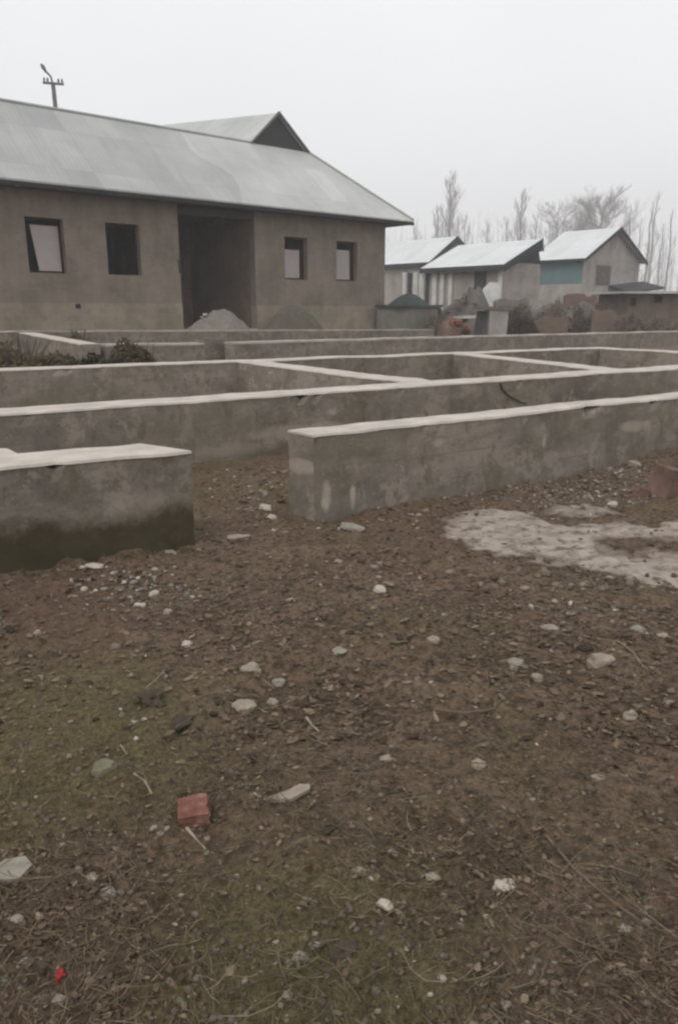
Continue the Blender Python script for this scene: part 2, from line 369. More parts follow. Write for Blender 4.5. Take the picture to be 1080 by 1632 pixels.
# ------------------------------------------------------------------ foundation walls
def fwall(name, label, f0, f1, b0, b1, z0, z1, mat, cap=None, capw=.028, caph=.014, seed=1, cat='wall', bot=-.12, group=None, dl=.08):
    """wall of plan quad front f0-f1, back b0-b1, top height z0 -> z1"""
    f0, f1, b0, b1 = [Vector((p[0], p[1], 0)) for p in (f0, f1, b0, b1)]
    org = Vector((f0.x, f0.y, 0)); ax = (f1 - f0).normalized(); rz = math.atan2(ax.y, ax.x)
    root = thing(name, label, cat, org, rz, group)
    inv = Matrix.Rotation(-rz, 3, 'Z')
    F0, F1, B0, B1 = [inv @ (p - org) for p in (f0, f1, b0, b1)]
    L = (f1 - f0).length; N = max(2, int(L / dl)); K = 7
    def nz(u, k, s): return noise.noise(Vector((u * 1.3 + seed * 9.1, k * .9, s))) * .012 + noise.noise(Vector((u * 6 + seed, k * 5., s + 3))) * .006
    def chip(u, s_):
        a_ = noise.noise(Vector((u * 2.3 + seed * 5, s_, 7))) + .6 * noise.noise(Vector((u * 9 + seed * 5, s_, 8)))
        return max(0, a_ - .28) * .11
    def ring(lo, hi, caps, grow):
        vs = []; fs = []; uv = []
        K_ = K if not caps else 1
        rows = []
        for i in range(N + 1):
            t = i / N; fr = F0.lerp(F1, t); bk = B0.lerp(B1, t); d = (fr - bk).normalized(); topz = z0 + (z1 - z0) * t + noise.noise(Vector((t * L * .9, seed, 4))) * .016 + noise.noise(Vector((t * L * 4, seed, 5))) * .006
            u = t * L; prof = []
            a = lo if lo is not None else None
            zb = bot if not caps else topz - caph - .002
            zt = topz - caph if not caps else topz
            for k in range(K_ + 1):
                z = zb + (zt - zb) * k / K_
                prof.append((fr + d * (grow + nz(u, z, 0)) + Vector((0, 0, z)), (u, z)))
            if not caps: prof[-1] = (prof[-1][0] - d * chip(u, 1) - Vector((0, 0, chip(u, 1) * .9)), prof[-1][1])
            else:
                prof[0] = (prof[0][0] - d * chip(u, 1), prof[0][1]); prof[-1] = (prof[-1][0] - d * chip(u, 1) * 1.15, prof[-1][1])
            if caps: prof[-1] = (prof[-1][0] - d * .006 + Vector((0, 0, noise.noise(Vector((u * 5, seed, 1))) * .005)), prof[-1][1])
            m = fr.lerp(bk, .5); prof.append((m + Vector((0, 0, zt + noise.noise(Vector((u * 3, seed, 2))) * .006)), (u, zt + .2)))
            for k in range(K_ + 1):
                z = zt + (zb - zt) * k / K_
                prof.append((bk - d * (grow + nz(u, z, 9)) + Vector((0, 0, z)), (u + .37, z)))
            rows.append(prof)
        n = len(rows[0])
        for pr in rows:
            for p, q in pr: vs.append(p); uv.append(q)
        for i in range(N):
            for k in range(n - 1):
                a = i * n + k; fs.append((a, a + n, a + n + 1, a + 1))
        # end faces with their own uv
        for i, rev in ((0, False), (N, True)):
            k0 = len(vs); W = (rows[i][0][0] - rows[i][-1][0]).length
            for p, q in rows[i]:
                vs.append(p.copy()); w = (Vector((p.x, p.y, 0)) - Vector((rows[i][0][0].x, rows[i][0][0].y, 0))).length
                uv.append((w + 3.3 + i, q[1]))
            f = tuple(range(k0, k0 + n)); fs.append(f if not rev else f[::-1])
        return vs, fs, uv
    v, f, uv = ring(0, 0, False, 0); link('wall_body', v, f, mat, root, False, uv)
    if cap:
        v, f, uv = ring(0, 0, True, .007); link('mortar_cap', v, f, cap, root, False, uv)
    return root
TH = .40
fd = Vector((.845, .535, 0)).normalized(); fnm = Vector((-fd.y, fd.x, 0))      # along the footing lines, and away from us
zc = .58
c_left = concrete('mossy_concrete', sh(BASE, .9), .30, .24, (.04, .031, .016), [(3.75, .28, .22, .10, .35), (1.2, .30, .5, .08, .25)], 1)
c_right = concrete('grey_concrete', BASE, -.02, .12, (.07, .06, .045), [(.10, .14, .05, .12, .8), (.32, .12, .03, .10, .8), (2.25, .33, .03, .08, .6), (1.1, .42, .06, .04, .5), (3.5, .35, .3, .06, .5), (4.3, .2, .25, .16, -.8)], 2)
c_mid = concrete('smeared_concrete', BASE, -.05, .12, (.09, .078, .06), [(5.0, .2, .75, .10, .5), (5.3, .38, .08, .05, .6), (4.2, .1, .5, .08, .3)], 3)
c_far = concrete('weathered_concrete', sh(BASE, 1.0), -.1, .12, (.09, .08, .06), [], 4)
c_far2 = concrete('pale_concrete', sh(BASE, 1.1), -.1, .12, (.09, .08, .06), [], 5)
# front wall, left of the gap
a = PZ(0, 745, zc); b = PZ(303, 717, zc); dirL = (b - a).normalized(); f0 = a - dirL * 3.0
b0 = PZ(37, 723.5, zc); b1 = PZ(225, 706, zc); bd = (b1 - b0).normalized()
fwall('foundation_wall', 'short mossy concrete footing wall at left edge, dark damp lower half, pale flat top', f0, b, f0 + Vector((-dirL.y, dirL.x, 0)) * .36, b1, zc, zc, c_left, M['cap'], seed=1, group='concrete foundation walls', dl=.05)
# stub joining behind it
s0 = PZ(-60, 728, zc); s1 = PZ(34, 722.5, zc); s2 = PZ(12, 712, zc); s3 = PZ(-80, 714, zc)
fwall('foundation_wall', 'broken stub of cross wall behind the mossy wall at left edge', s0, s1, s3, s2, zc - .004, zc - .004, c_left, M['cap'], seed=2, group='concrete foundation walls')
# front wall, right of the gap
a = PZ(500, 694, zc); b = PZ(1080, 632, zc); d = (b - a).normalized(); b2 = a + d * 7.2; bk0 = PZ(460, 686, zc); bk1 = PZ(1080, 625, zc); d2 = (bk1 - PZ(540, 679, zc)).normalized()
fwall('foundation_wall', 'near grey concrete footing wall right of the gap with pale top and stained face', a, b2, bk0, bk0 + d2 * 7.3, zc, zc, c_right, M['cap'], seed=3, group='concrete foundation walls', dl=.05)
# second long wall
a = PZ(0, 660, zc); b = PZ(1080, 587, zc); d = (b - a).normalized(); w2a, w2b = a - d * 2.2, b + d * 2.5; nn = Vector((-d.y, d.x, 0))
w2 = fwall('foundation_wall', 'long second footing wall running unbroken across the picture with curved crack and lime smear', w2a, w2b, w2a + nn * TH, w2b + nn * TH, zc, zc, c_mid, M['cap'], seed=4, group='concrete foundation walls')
w2d, w2n, w2o = d, nn, w2a
# crack on its face
def crack_on(root, org, d, n, pix, wd=.006):
    m = MB(); pts = []
    for (px, py) in pix:
        p = PP(px, py, org, n); u = (p - org).dot(d); pts.append(Vector((u, -.016, p.z)))
    for i in range(len(pts) - 1):
        q0, q1 = pts[i], pts[i + 1]; t = (q1 - q0).normalized(); s = Vector((-t.z, 0, t.x)) * wd * (1 - .5 * i / len(pts))
        m.prism([q0 - s, q1 - s, q1 + s, q0 + s], Vector((0, .012, 0)))
    m.build('crack', M['dark'], root)
crack_on(w2, w2o, w2d, w2n, [(796, 611), (799, 620), (806, 628), (815, 634), (827, 640), (838, 643)])
# third wall
a = PZ(0, 590, zc); b = PZ(400, 578.5, zc); e = PZ(952, 555, zc); d = (e - a).normalized(); w3a = a - d * 2; nn = Vector((-d.y, d.x, 0)); w3d, w3n = d, nn
fwall('foundation_wall', 'third long footing wall behind the second, two cross walls meeting its near face', w3a, e, w3a + nn * TH, e + nn * TH + d * .0, zc, zc, c_far, M['cap'], seed=5, group='concrete foundation walls')
def cross(name_label, p_far, p_near, w, z, mat, cap, seed, trim=0):
    d = (p_near - p_far).normalized(); n = Vector((d.y, -d.x, 0)) * -1
    return fwall('cross_wall', name_label, p_far, p_near, p_far + n * w, p_near + n * w, z, z - .004, mat, cap, seed=seed, group='short cross walls of the foundations')
def onto(p, o, d, n, off):      # slide p to lie `off` from the line through o
    q = p - o; return o + d * q.dot(d) + n * off
cd = Vector((-.50, .866, 0))
def cross_between(px, label, seed, w=.38):
    # centre line starts at the near wall's back and runs along cd to the far wall's face
    p = px.copy(); k = (onto(p, w2o, w2d, w2n, TH + .012) - p); near = onto(p, w2o, w2d, w2n, TH + .012)
    return near
for (nearpx, farpx, lab, sd_) in [((655, 611), (398, 579), 'bright topped diagonal cross wall nearest the middle, between second and third walls', 11),
                                 ((968, 590), (735, 564.5), 'second diagonal cross wall, right of the middle, between second and third walls', 12)]:
    n0 = PZ(*nearpx, zc); f0_ = PZ(*farpx, zc)
    n0 = onto(n0, w2o, w2d, w2n, TH + .012); f0_ = onto(f0_, w3a, w3d, w3n, -.012)
    ax = (n0 - f0_).normalized(); sid = w2d * .40
    fwall('cross_wall', lab, f0_, n0, f0_ + sid, n0 + sid, zc - .003, zc - .003, c_far2, M['cap'], seed=sd_, group='short cross walls of the foundations')
# end cross wall coming forward from the third wall's right end
e0 = PZ(955, 555, zc); e1 = PZ(1080, 562, zc); dd = (e1 - e0).normalized()
e0 = e0 + w3d * .015 + w3n * TH; e1 = e0 + dd * 6.5; sid = w3d * .40
fwall('cross_wall', 'cross wall turning forward from the right end of the third wall', e0, e1, e0 + sid, e1 + sid, zc, zc, c_far2, M['cap'], seed=13, group='short cross walls of the foundations')

# ------------------------------------------------------------------ frame of the big house
Bd = hdir(1950); Bn = Vector((-Bd.y, Bd.x, 0)); A0 = PD(612, HOR, 31.0); A0.z = 0
BRZ = math.atan2(Bd.y, Bd.x)
def so(px, py, off):              # picture point on the vertical plane `off` behind the front -> (s, z)
    p = PP(px, py, A0 + Bn * off, Bn); return (p - A0).dot(Bd), p.z
# far footing walls, parallel to the house
def fwall_px(label, off, pix0, pix1, w, mat, cap, seed, ext0=0, ext1=0, zadj=0):
    s0, za = so(*pix0, off); s1, zb = so(*pix1, off); g = (zb - za) / (s1 - s0)
    s0 -= ext0; za -= g * ext0; s1 += ext1; zb += g * ext1
    f0 = A0 + Bn * off + Bd * s0; f1 = A0 + Bn * off + Bd * s1
    return fwall('foundation_wall', label, f0, f1, f0 + Bn * w, f1 + Bn * w, za, zb, mat, cap, seed=seed, group='concrete foundation walls', dl=.3, caph=.04)
fwall_px('far footing wall with weedy bushes before it, left part ending at the mud gap', -8.2, (170, 549), (326, 546.5), .4, c_far, M['cap_far'], 21, ext0=0)
fwall_px('far footing wall right of the mud gap, fourth line back, running to the right edge', -8.2, (374, 545.5), (1080, 527.5), .4, c_far, M['cap_far'], 22, ext1=3)
fwall_px('farthest footing wall, low dull line right before the big brick house', -3.0, (20, 527.5), (692, 525), .45, c_far, M['cap_dull'], 23)
fwall_px('farthest footing wall continuing right of the brick rubble heap', -3.0, (786, 526), (962, 520.5), .45, c_far, M['cap_dull'], 24)
p = so(962, 521, -3.0); e0 = A0 + Bn * -3.0 + Bd * (p[0] + .05); e1 = e0 - Bn * 7
fwall('cross_wall', 'far cross wall at right edge running forward from the farthest footing wall', e0, e1, e0 + Bd * .45, e1 + Bd * .45, p[1], p[1] - .12, c_far, M['cap_dull'], seed=25, group='short cross walls of the foundations')
# diagonal one at the left
s0, za = so(30, 530, -3.05); s1, zb = so(130, 549, -8.15); e0 = A0 + Bn * -3.1 + Bd * s0; e1 = A0 + Bn * -8.15 + Bd * s1
fwall('cross_wall', 'pale topped cross wall among weeds near the left edge below the big house', e0, e1, e0 + Bd * .36, e1 + Bd * .36, za, zb, c_far, M['cap'], seed=26, group='short cross walls of the foundations')
s0, za = so(0, 529, -4.2)
f0 = A0 + Bn * -4.2 + Bd * (s0 - 2.5); f1 = A0 + Bn * -4.2 + Bd * (s0 + .35)
fwall('foundation_wall', 'pale block of footing wall at the left edge beside the weeds', f0, f1, f0 + Bn * .5, f1 + Bn * .5, za, za, c_far2, M['cap_far'], seed=27, group='concrete foundation walls')
# low piece seen in the gap between far walls
f0 = A0 + Bn * -7.6 + Bd * so(326, 545, -7.6)[0]; f1 = A0 + Bn * -7.6 + Bd * so(374, 545, -7.6)[0]
fwall('foundation_wall', 'dull mud plastered piece filling the gap in the fourth line of walls', f0, f1, f0 + Bn * .4, f1 + Bn * .4, .74, .72, c_far, M['rubble'], seed=28, group='concrete foundation walls')

# ------------------------------------------------------------------ big brick house
house = thing('brick_house', 'long unfinished grey brown brick house with tin roof, dark doorway recess and gablet', 'house', A0, BRZ)
def gridwall(mb, s0, s1, z0, z1, off, th, holes, axis='s'):
    """wall plane along s (or along depth when axis='o') with rectangular holes"""
    us = sorted(set([s0, s1] + [h for ho in holes for h in ho[:2]])); zs = sorted(set([z0, z1] + [h for ho in holes for h in ho[2:]]))
    fill = {}
    for i in range(len(us) - 1):
        for j in range(len(zs) - 1):
            cu = (us[i] + us[i + 1]) / 2; cz = (zs[j] + zs[j + 1]) / 2
            fill[i, j] = not any(h[0] < cu < h[1] and h[2] < cz < h[3] for h in holes)
    def P(u, o, z): return (u, o, z) if axis == 's' else (o, u, z)
    for (i, j), ok in fill.items():
        if not ok: continue
        a, b, c, d = us[i], us[i + 1], zs[j], zs[j + 1]
        def q(pts, uv): mb.add(pts, [(0, 1, 2, 3)], uv)
        q([P(a, off, c), P(b, off, c), P(b, off, d), P(a, off, d)], [(a, c), (b, c), (b, d), (a, d)])
        q([P(b, off + th, c), P(a, off + th, c), P(a, off + th, d), P(b, off + th, d)], [(b, c), (a, c), (a, d), (b, d)])
        if not fill.get((i - 1, j)): q([P(a, off + th, c), P(a, off, c), P(a, off, d), P(a, off + th, d)], [(0, c), (th, c), (th, d), (0, d)])
        if not fill.get((i + 1, j)): q([P(b, off, c), P(b, off + th, c), P(b, off + th, d), P(b, off, d)], [(0, c), (th, c), (th, d), (0, d)])
        if not fill.get((i, j - 1)): q([P(a, off + th, c), P(b, off + th, c), P(b, off, c), P(a, off, c)], [(a, 0), (b, 0), (b, th), (a, th)])
        if not fill.get((i, j + 1)): q([P(a, off, d), P(b, off, d), P(b, off + th, d), P(a, off + th, d)], [(a, 0), (b, 0), (b, th), (a, th)])
SL = -21.0; WT = 4.58; DEP = 5.8
WINS = [(-13.80, -12.73, 2.34, 3.80), (-11.48, -10.41, 2.34, 3.80), (-4.92, -3.90, 2.36, 3.78), (-2.51, -1.47, 2.36, 3.77), (-18.2, -17.1, 2.34, 3.80)]
DL, DR = -9.08, -6.18
m = MB()
gridwall(m, SL, DL, 1.52, WT, 0, .32, [w for w in WINS if w[1] < DL])
m.build('front_wall', M['brick'], house); m = MB()
gridwall(m, DR, 0, 1.46, WT, 0, .32, [w for w in WINS if w[0] > DR])
m.build('front_wall', M['brick'], house)
m = MB(); gridwall(m, SL, DL, -.1, 1.52, -.035, .36, []); m.build('plinth', M['plinth'], house)
m = MB(); gridwall(m, DR, .03, -.1, 1.46, -.035, .36, []); m.build('plinth', M['plinth'], house)
m = MB()
gridwall(m, SL, 0, -.1, WT, DEP, .3, []); gridwall(m, .33, DEP - .003, -.1, WT, -.32, .32, [], 'o'); gridwall(m, .33, DEP - .003, -.1, WT, SL, .3, [], 'o')
gridwall(m, DEP + .304, 12.5, -.1, WT, -.32, .32, [], 'o'); gridwall(m, DEP + .304, 12.5, -.1, WT, -6.0, .32, [], 'o'); gridwall(m, -5.67, -.33, -.1, WT, 12.2, .3, [])
m.build('rear_wall', M['brick'], house)
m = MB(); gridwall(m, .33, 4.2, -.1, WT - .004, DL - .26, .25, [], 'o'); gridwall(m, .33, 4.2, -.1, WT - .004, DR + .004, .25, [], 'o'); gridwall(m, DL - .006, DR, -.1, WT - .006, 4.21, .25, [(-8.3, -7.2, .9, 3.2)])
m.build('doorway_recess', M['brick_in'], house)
m = MB(); m.box((DL + .004, -.02, .6), (DR - .004, 4.1, .70), 0); m.build('bounce_slab', M['cap_far'], house)  # unseen pale slab added to bounce light into the doorway recess
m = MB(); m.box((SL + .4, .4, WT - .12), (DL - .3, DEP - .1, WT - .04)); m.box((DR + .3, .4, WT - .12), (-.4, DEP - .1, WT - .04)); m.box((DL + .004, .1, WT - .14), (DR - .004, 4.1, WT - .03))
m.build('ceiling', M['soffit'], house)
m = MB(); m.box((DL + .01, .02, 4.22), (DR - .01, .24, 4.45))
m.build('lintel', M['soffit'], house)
# window linings; pale panels added in three for the light seen through them
def window(w, board=None):
    m = MB(); s0, s1, z0, z1 = w; t = .03
    m.box((s0 + .002, .2, z0 + .002), (s0 + t, .26, z1 - .002)); m.box((s1 - t, .2, z0 + .002), (s1 - .002, .26, z1 - .002))
    m.box((s0 + t, .2, z1 - t * 1.6), (s1 - t, .26, z1 - .002)); m.box((s0 + t, .2, z0 + .002), (s1 - t, .26, z0 + t))
    fr = m.build('window_frame', M['frame'], house)
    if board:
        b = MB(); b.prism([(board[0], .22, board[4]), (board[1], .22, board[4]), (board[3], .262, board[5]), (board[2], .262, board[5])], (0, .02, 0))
        b.build('window_light_panel', M['board'], fr)
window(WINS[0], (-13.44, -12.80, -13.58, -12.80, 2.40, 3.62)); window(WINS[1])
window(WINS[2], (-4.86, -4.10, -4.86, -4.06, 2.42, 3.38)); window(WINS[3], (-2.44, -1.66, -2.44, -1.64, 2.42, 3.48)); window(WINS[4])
# roof
EO, EZ, RO, RZ_ = -.6, 4.64, 2.6, 7.20
k = (RZ_ - EZ) / (RO - EO)
pn = Vector((0, 0, 0)) + (Bn * -k + Vector((0, 0, 1))); pp = A0 + Bn * EO + Vector((0, 0, EZ))
def onroof(px, py):
    p = PP(px, py, pp, pn) - A0; return p.dot(Bd), p.dot(Bn)
def rz(o): return EZ + k * (o - EO)
bnd = [onroof(x, y) for x, y in [(285, 206), (296, 222), (303, 238), (322, 252), (350, 266), (372, 280), (381, 298), (388, 325)]]
bnd[0] = (bnd[0][0], RO); bnd[-1] = (bnd[-1][0], EO)
gs0 = so(400, 228, RO)[0]; gs1 = so(490, 240, RO)[0]; gap_s, gap_z = so(443, 180, RO)
hipx = .95
def rp(s, o, d=0): return Vector((s, o, rz(o) + d))
def roofpoly(name, pts, mat, parent, th=.05):
    m = MB(); up = [rp(s, o) for s, o in pts]; dn = [rp(s, o, -th) for s, o in pts]; n = len(pts)
    uv = [(s, o * 1.28) for s, o in pts]
    m.add(up + dn, [tuple(range(n)), tuple(range(n, 2 * n))[::-1]] + [(i, n + i, n + (i + 1) % n, (i + 1) % n) for i in range(n)], uv + uv)
    return m.build(name, mat, parent)
roof = roofpoly('roof', [(SL - .7, EO), (bnd[-1][0], EO)] + bnd[-2:0:-1] + [(bnd[0][0], RO), (SL - .7, RO)], M['tin_old'], house)
# hip line slightly dished, as on the photograph
hip = [(hipx, EO), (so(600, 311, .35)[0], .35), (so(560, 285, 1.0)[0], 1.0), (gs1, RO)]
hip = [(hipx, EO), (.05, .5), (gs1, RO)]
roofpoly('roof_sheets', [(bnd[-1][0], EO), (hipx, EO), (gs1, RO), (bnd[0][0], RO)] + bnd[1:-1], M['tin_new'], roof)
# rear slope, right-hand slope, wing slopes
m = MB()
wz1 = 9.42; wo1 = 11.9
def quad(m, ps, th=.05):
    ps = [Vector(p) for p in ps]; n = len(ps); dn = [p - Vector((0, 0, th)) for p in ps]
    m.add(ps + dn, [tuple(range(n)), tuple(range(n, 2 * n))[::-1]] + [(i, n + i, n + (i + 1) % n, (i + 1) % n) for i in range(n)], [(p.x + p.y, p.z) for p in ps + dn])
quad(m, [(SL - .7, RO + .004, RZ_), (gs0, RO + .004, RZ_), (gs0, DEP + .8, 4.7), (SL - .7, DEP + .8, 4.7)])
m.build('rear_slope', M['tin_old'], roof)
m = MB()
lw = (gap_z - RZ_) / (gap_s - gs0)
quad(m, [(gs0, RO + .01, RZ_ + .01), (gap_s, RO + .01, gap_z), (gap_s, wo1, wz1), (gap_s - (wz1 - 4.7) / lw, wo1, 4.7), (gap_s - (gap_z - 4.7) / lw, RO + 2.2, 4.7)][0:3] + [(gs0 - 2.6, wo1, 4.9), (gs0 - 1.6, RO + 3.0, 5.4)])
quad(m, [(gap_s + .004, RO + .01, gap_z), (gs1, RO + .01, RZ_), (hipx, RO + .4, 4.7), (hipx, wo1, 4.7), (gap_s + .004, wo1, wz1)])
quad(m, [(gs1 + .003, RO, RZ_), (hipx + .003, EO + .01, EZ), (hipx + .003, RO + .39, 4.69)])
m.build('wing_slope', M['tin_new'], roof)
# gablet
m = MB(); m.prism([(gs0 + .02, RO + .05, RZ_ - .1), (gs1 - .02, RO + .05, RZ_ - .1), (gap_s, RO + .05, gap_z - .06)], (0, .04, 0)); m.build('gablet_panel', M['charcoal'], roof)
m = MB()
for a, b in (((gs0 - .05, RO - .10, RZ_ - .0), (gap_s, RO - .10, gap_z + .05)), ((gs1 + .07, RO - .10, RZ_ - .0), (gap_s, RO - .10, gap_z + .05))):
    a = Vector(a); b = Vector(b); t = (b - a).normalized(); m.prism([a, b, b - Vector((0, 0, .10)), a + t * .1 - Vector((0, 0, .07))], (0, .1, 0))
m.build('barge_board', M['pole'], roof)
# fascia and soffit under the front eave
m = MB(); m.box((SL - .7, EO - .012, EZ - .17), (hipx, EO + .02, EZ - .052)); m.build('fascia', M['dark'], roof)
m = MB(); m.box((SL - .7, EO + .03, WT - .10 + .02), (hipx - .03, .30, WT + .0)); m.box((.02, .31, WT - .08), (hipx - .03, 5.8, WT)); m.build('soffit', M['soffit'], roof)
m = MB()
for i, s in enumerate((gs1,)):
    m.tube([rp(gs1, RO, .03), rp(hipx, EO, .03)], .045)
m.tube([(SL - .7, RO, RZ_ + .02), (gs0, RO, RZ_ + .02)], .05); m.build('ridge_cap', M['tin_old'], roof)
# lamp fixture under the eave at the left
m = MB(); s, z = so(26, 291, -.3); m.tube([(s, -.02, z + .12), (s, -.12, z + .12), (s, -.45, z + .02)], .03); m.tube([(s - .02, -.45, z + .12), (s - .02, -.45, z + .02), (s - .02, -.45, z - .10)], [.05, .12, .07], 8)
m.build('eave_lamp', M['cap_far'], house)
# small dark holes (putlog, bracket)
m = MB()
for px, py in ((125, 488),):
    s, z = so(px, py, -.04); m.box((s - .08, -.045, z - .06), (s + .08, -.037, z + .06), .01, 3); m.build('wall_hole', M['dark'], house); m = MB()
s, z = so(287, 425, 0); m.box((s - .05, -.03, z - .2), (s + .04, -.004, z + .2), .01, 5)
m.build('bracket', M['dark'], house)

# ------------------------------------------------------------------ heaps
def heap(name, label, cat, c, rx, ry, h, mat, seed, group=None, chunks=0, chunkmat=None, rough=.12, rzz=0):
    root = thing(name, label, cat, c, rzz, group); m = MB(); N = 40; R = 14; vs = []; fs = []; uv = []
    for i in range(R + 1):
        r = i / R
        for j in range(N):
            a = 2 * math.pi * j / N; q = Vector((math.cos(a) * r * 1.6 + seed, math.sin(a) * r * 1.6, seed))
            w = 1 + .10 * noise.noise(Vector((math.cos(a) * 4, math.sin(a) * 4, seed * 3))) + .18 * noise.noise(Vector((math.cos(a) * 1.3, math.sin(a) * 1.3, seed * 3)))
            z = h * (math.cos(min(1, r) * math.pi) * .5 + .5) ** .6 * (1 + rough * 1.6 * noise.noise(q)) + rough * .55 * h * noise.noise(q * 3.2) * (1 - r * .8) + .06 * noise.noise(q * 9)
            vs.append((math.cos(a) * r * rx * w, math.sin(a) * r * ry * w, z - .06)); uv.append((vs[-1][0], vs[-1][1]))
    for i in range(R):
        for j in range(N): fs.append((i * N + j, (i + 1) * N + j, (i + 1) * N + (j + 1) % N, i * N + (j + 1) % N))
    m.add(vs, fs, uv); m.build('mound', mat, root, True)
    if chunks:
        rr = random.Random(seed); m = MB()
        for i in range(chunks):
            a = rr.uniform(0, 6.28); r = rr.uniform(0, .9) ** .6; x = math.cos(a) * r * rx; y = math.sin(a) * r * ry; z = h * (math.cos(r * math.pi) * .5 + .5) ** .75 - .03
            s = rr.uniform(.04, .13) * (.6 if h < 1.35 and chunks < 20 else 1); m2 = MB(); m2.box((-s, -s * .6, -s * .5), (s, s * .6, s * .5), s * .25, i)
            mt = Matrix.Rotation(rr.uniform(0, 3), 3, 'Z') @ Matrix.Rotation(rr.uniform(-.6, .6), 3, 'X')
            m.add([mt @ v + Vector((x, y, z)) for v in m2.v], m2.f)
        o = m.build('rubble_bits', chunkmat or mat, root); o['kind'] = 'stuff'
    return root
def at(px, off):       # ground point seen at column px on the line `off` in front of the house
    s = so(px, 480, off)[0]; return A0 + Bn * off + Bd * s
heap('sand_heap', 'pale grey sand heap in front of the dark doorway', 'heap', at(346, -1.3), 1.9, 1.1, 1.33, M['sand'], 4, chunks=19, chunkmat=M['cap_far'], rough=.13, rzz=BRZ)
heap('soil_heap', 'dark rounded soil heap below the right hand windows', 'heap', at(468, -1.2), 2.0, 1.0, 1.50, M['soil'], 7, rough=.13, rzz=BRZ)
heap('brick_rubble_heap', 'low red brown brick rubble heap at the break in the farthest footing wall', 'heap', PD(725, 490, 29).xy.to_3d(), 1.1, .9, .95, M['redbrown'], 12, chunks=80, chunkmat=M['redbrick'], rough=.4)
heap('gravel_heap', 'tall grey gravel heap in front of the middle house', 'heap', PD(745, 490, 33).xy.to_3d(), 1.9, 1.2, 1.95, M['rubble'], 15, chunks=120, rough=.5)
heap('rubble_heap', 'small grey brown rubble heap left of the stone block', 'heap', PD(703, 490, 31).xy.to_3d(), .6, .6, 1.3, M['soil'], 17, chunks=12, rough=.3)
heap('rubble_bank', 'long brown rubble bank before the blue walled house', 'heap', PD(905, 490, 37).xy.to_3d(), 3.4, 1.6, 1.5, M['rubble'], 19, chunks=150, chunkmat=M['rubble'], rough=.5)
heap('rubble_bank', 'reddish rubble bank between the blue walled house and the right shed', 'heap', PD(985, 490, 35).xy.to_3d(), 1.7, 1.2, 1.45, M['redbrown'], 29, chunks=60, chunkmat=M['redbrown'], rough=.5)

# tarp covered tank left of middle houses
T = PD(652, 490, 30.5).xy.to_3d(); tk = thing('covered_tank', 'low concrete tank with dark green domed cover beside the big house corner', 'tank', T, BRZ)
m = MB(); m.box((-.95, -.7, -.1), (.95, .7, 1.42), .09, 3); m.build('tank_body', M['tarp'], tk)
m = MB(); vs = []; fs = []
N = 18; R = 6
for i in range(R + 1):
    for j in range(N):
        a = 2 * math.pi * j / N; r = i / R; w = 1 + .07 * math.sin(3 * a + 1); vs.append((math.cos(a) * r * .95 * w, math.sin(a) * r * .7 * w, 1.46 + .42 * (1 - r * r) * (1 + .12 * math.sin(5 * a))))
for i in range(R):
    for j in range(N): fs.append((i * N + j, (i + 1) * N + j, (i + 1) * N + (j + 1) % N, i * N + (j + 1) % N))
m.add(vs, fs); m.box((-1.05, -.8, 1.42), (1.05, .8, 1.48), .04, 4); m.build('cover', M['tarp_d'], tk)

def ragged(label, px, D, w_, h_, seed, mat, rot=0):
    p = PD(px, 490, D); t = thing('broken_wall', label, 'wall', (p.x, D, 0), rot, 'broken low walls by the far houses'); r = random.Random(seed); m = MB(); n = max(4, int(w_ / .18)); tops = []
    hcur = h_
    for i in range(n + 1):
        hcur = min(h_ * 1.05, max(h_ * .5, hcur + r.uniform(-.14, .13))); tops.append(hcur)
    vs = []; fs = []; uv = []
    for i in range(n + 1):
        x = w_ * (i / n - .5)
        for (y, z) in ((0, -.1), (r.uniform(-.02, .02), tops[i]), (.26, tops[i] + r.uniform(-.04, .04)), (.26, -.1)): vs.append((x, y, z)); uv.append((x + y, z))
    for i in range(n):
        for k_ in range(3): a = i * 4 + k_; fs.append((a, a + 4, a + 5, a + 1))
    fs.append((0, 1, 2, 3)); k_ = n * 4; fs.append((k_ + 3, k_ + 2, k_ + 1, k_)); m.add(vs, fs, uv); m.build('wall_body', mat, t)
    return t
M['rbw'] = brickwall('broken_brickwork', (.20, .13, .105), (.15, .105, .088), (.16, .135, .115)); M['gbw'] = brickwall('broken_blockwork', (.23, .20, .175), (.18, .158, .138), (.19, .168, .148), rowh=.18)
ragged('grey broken block wall right behind the pale block pier', 815, 33.5, 1.5, 1.75, 1, M['gbw'], .1)
ragged('low brown broken wall in front of the dry brush', 868, 31, 1.9, 1.05, 2, M['rbw'], .05)
ragged('brown broken wall between the brush and the right shed', 975, 32, 1.5, 1.35, 3, M['rbw'], -.1)
ragged('low grey wall stub left of the red brick rubble', 697, 32, 1.0, 1.0, 4, M['gbw'], .3)
ragged('reddish wall stub rising behind the rubble bank', 925, 38.5, 1.7, 1.95, 5, M['rbw'], .2)
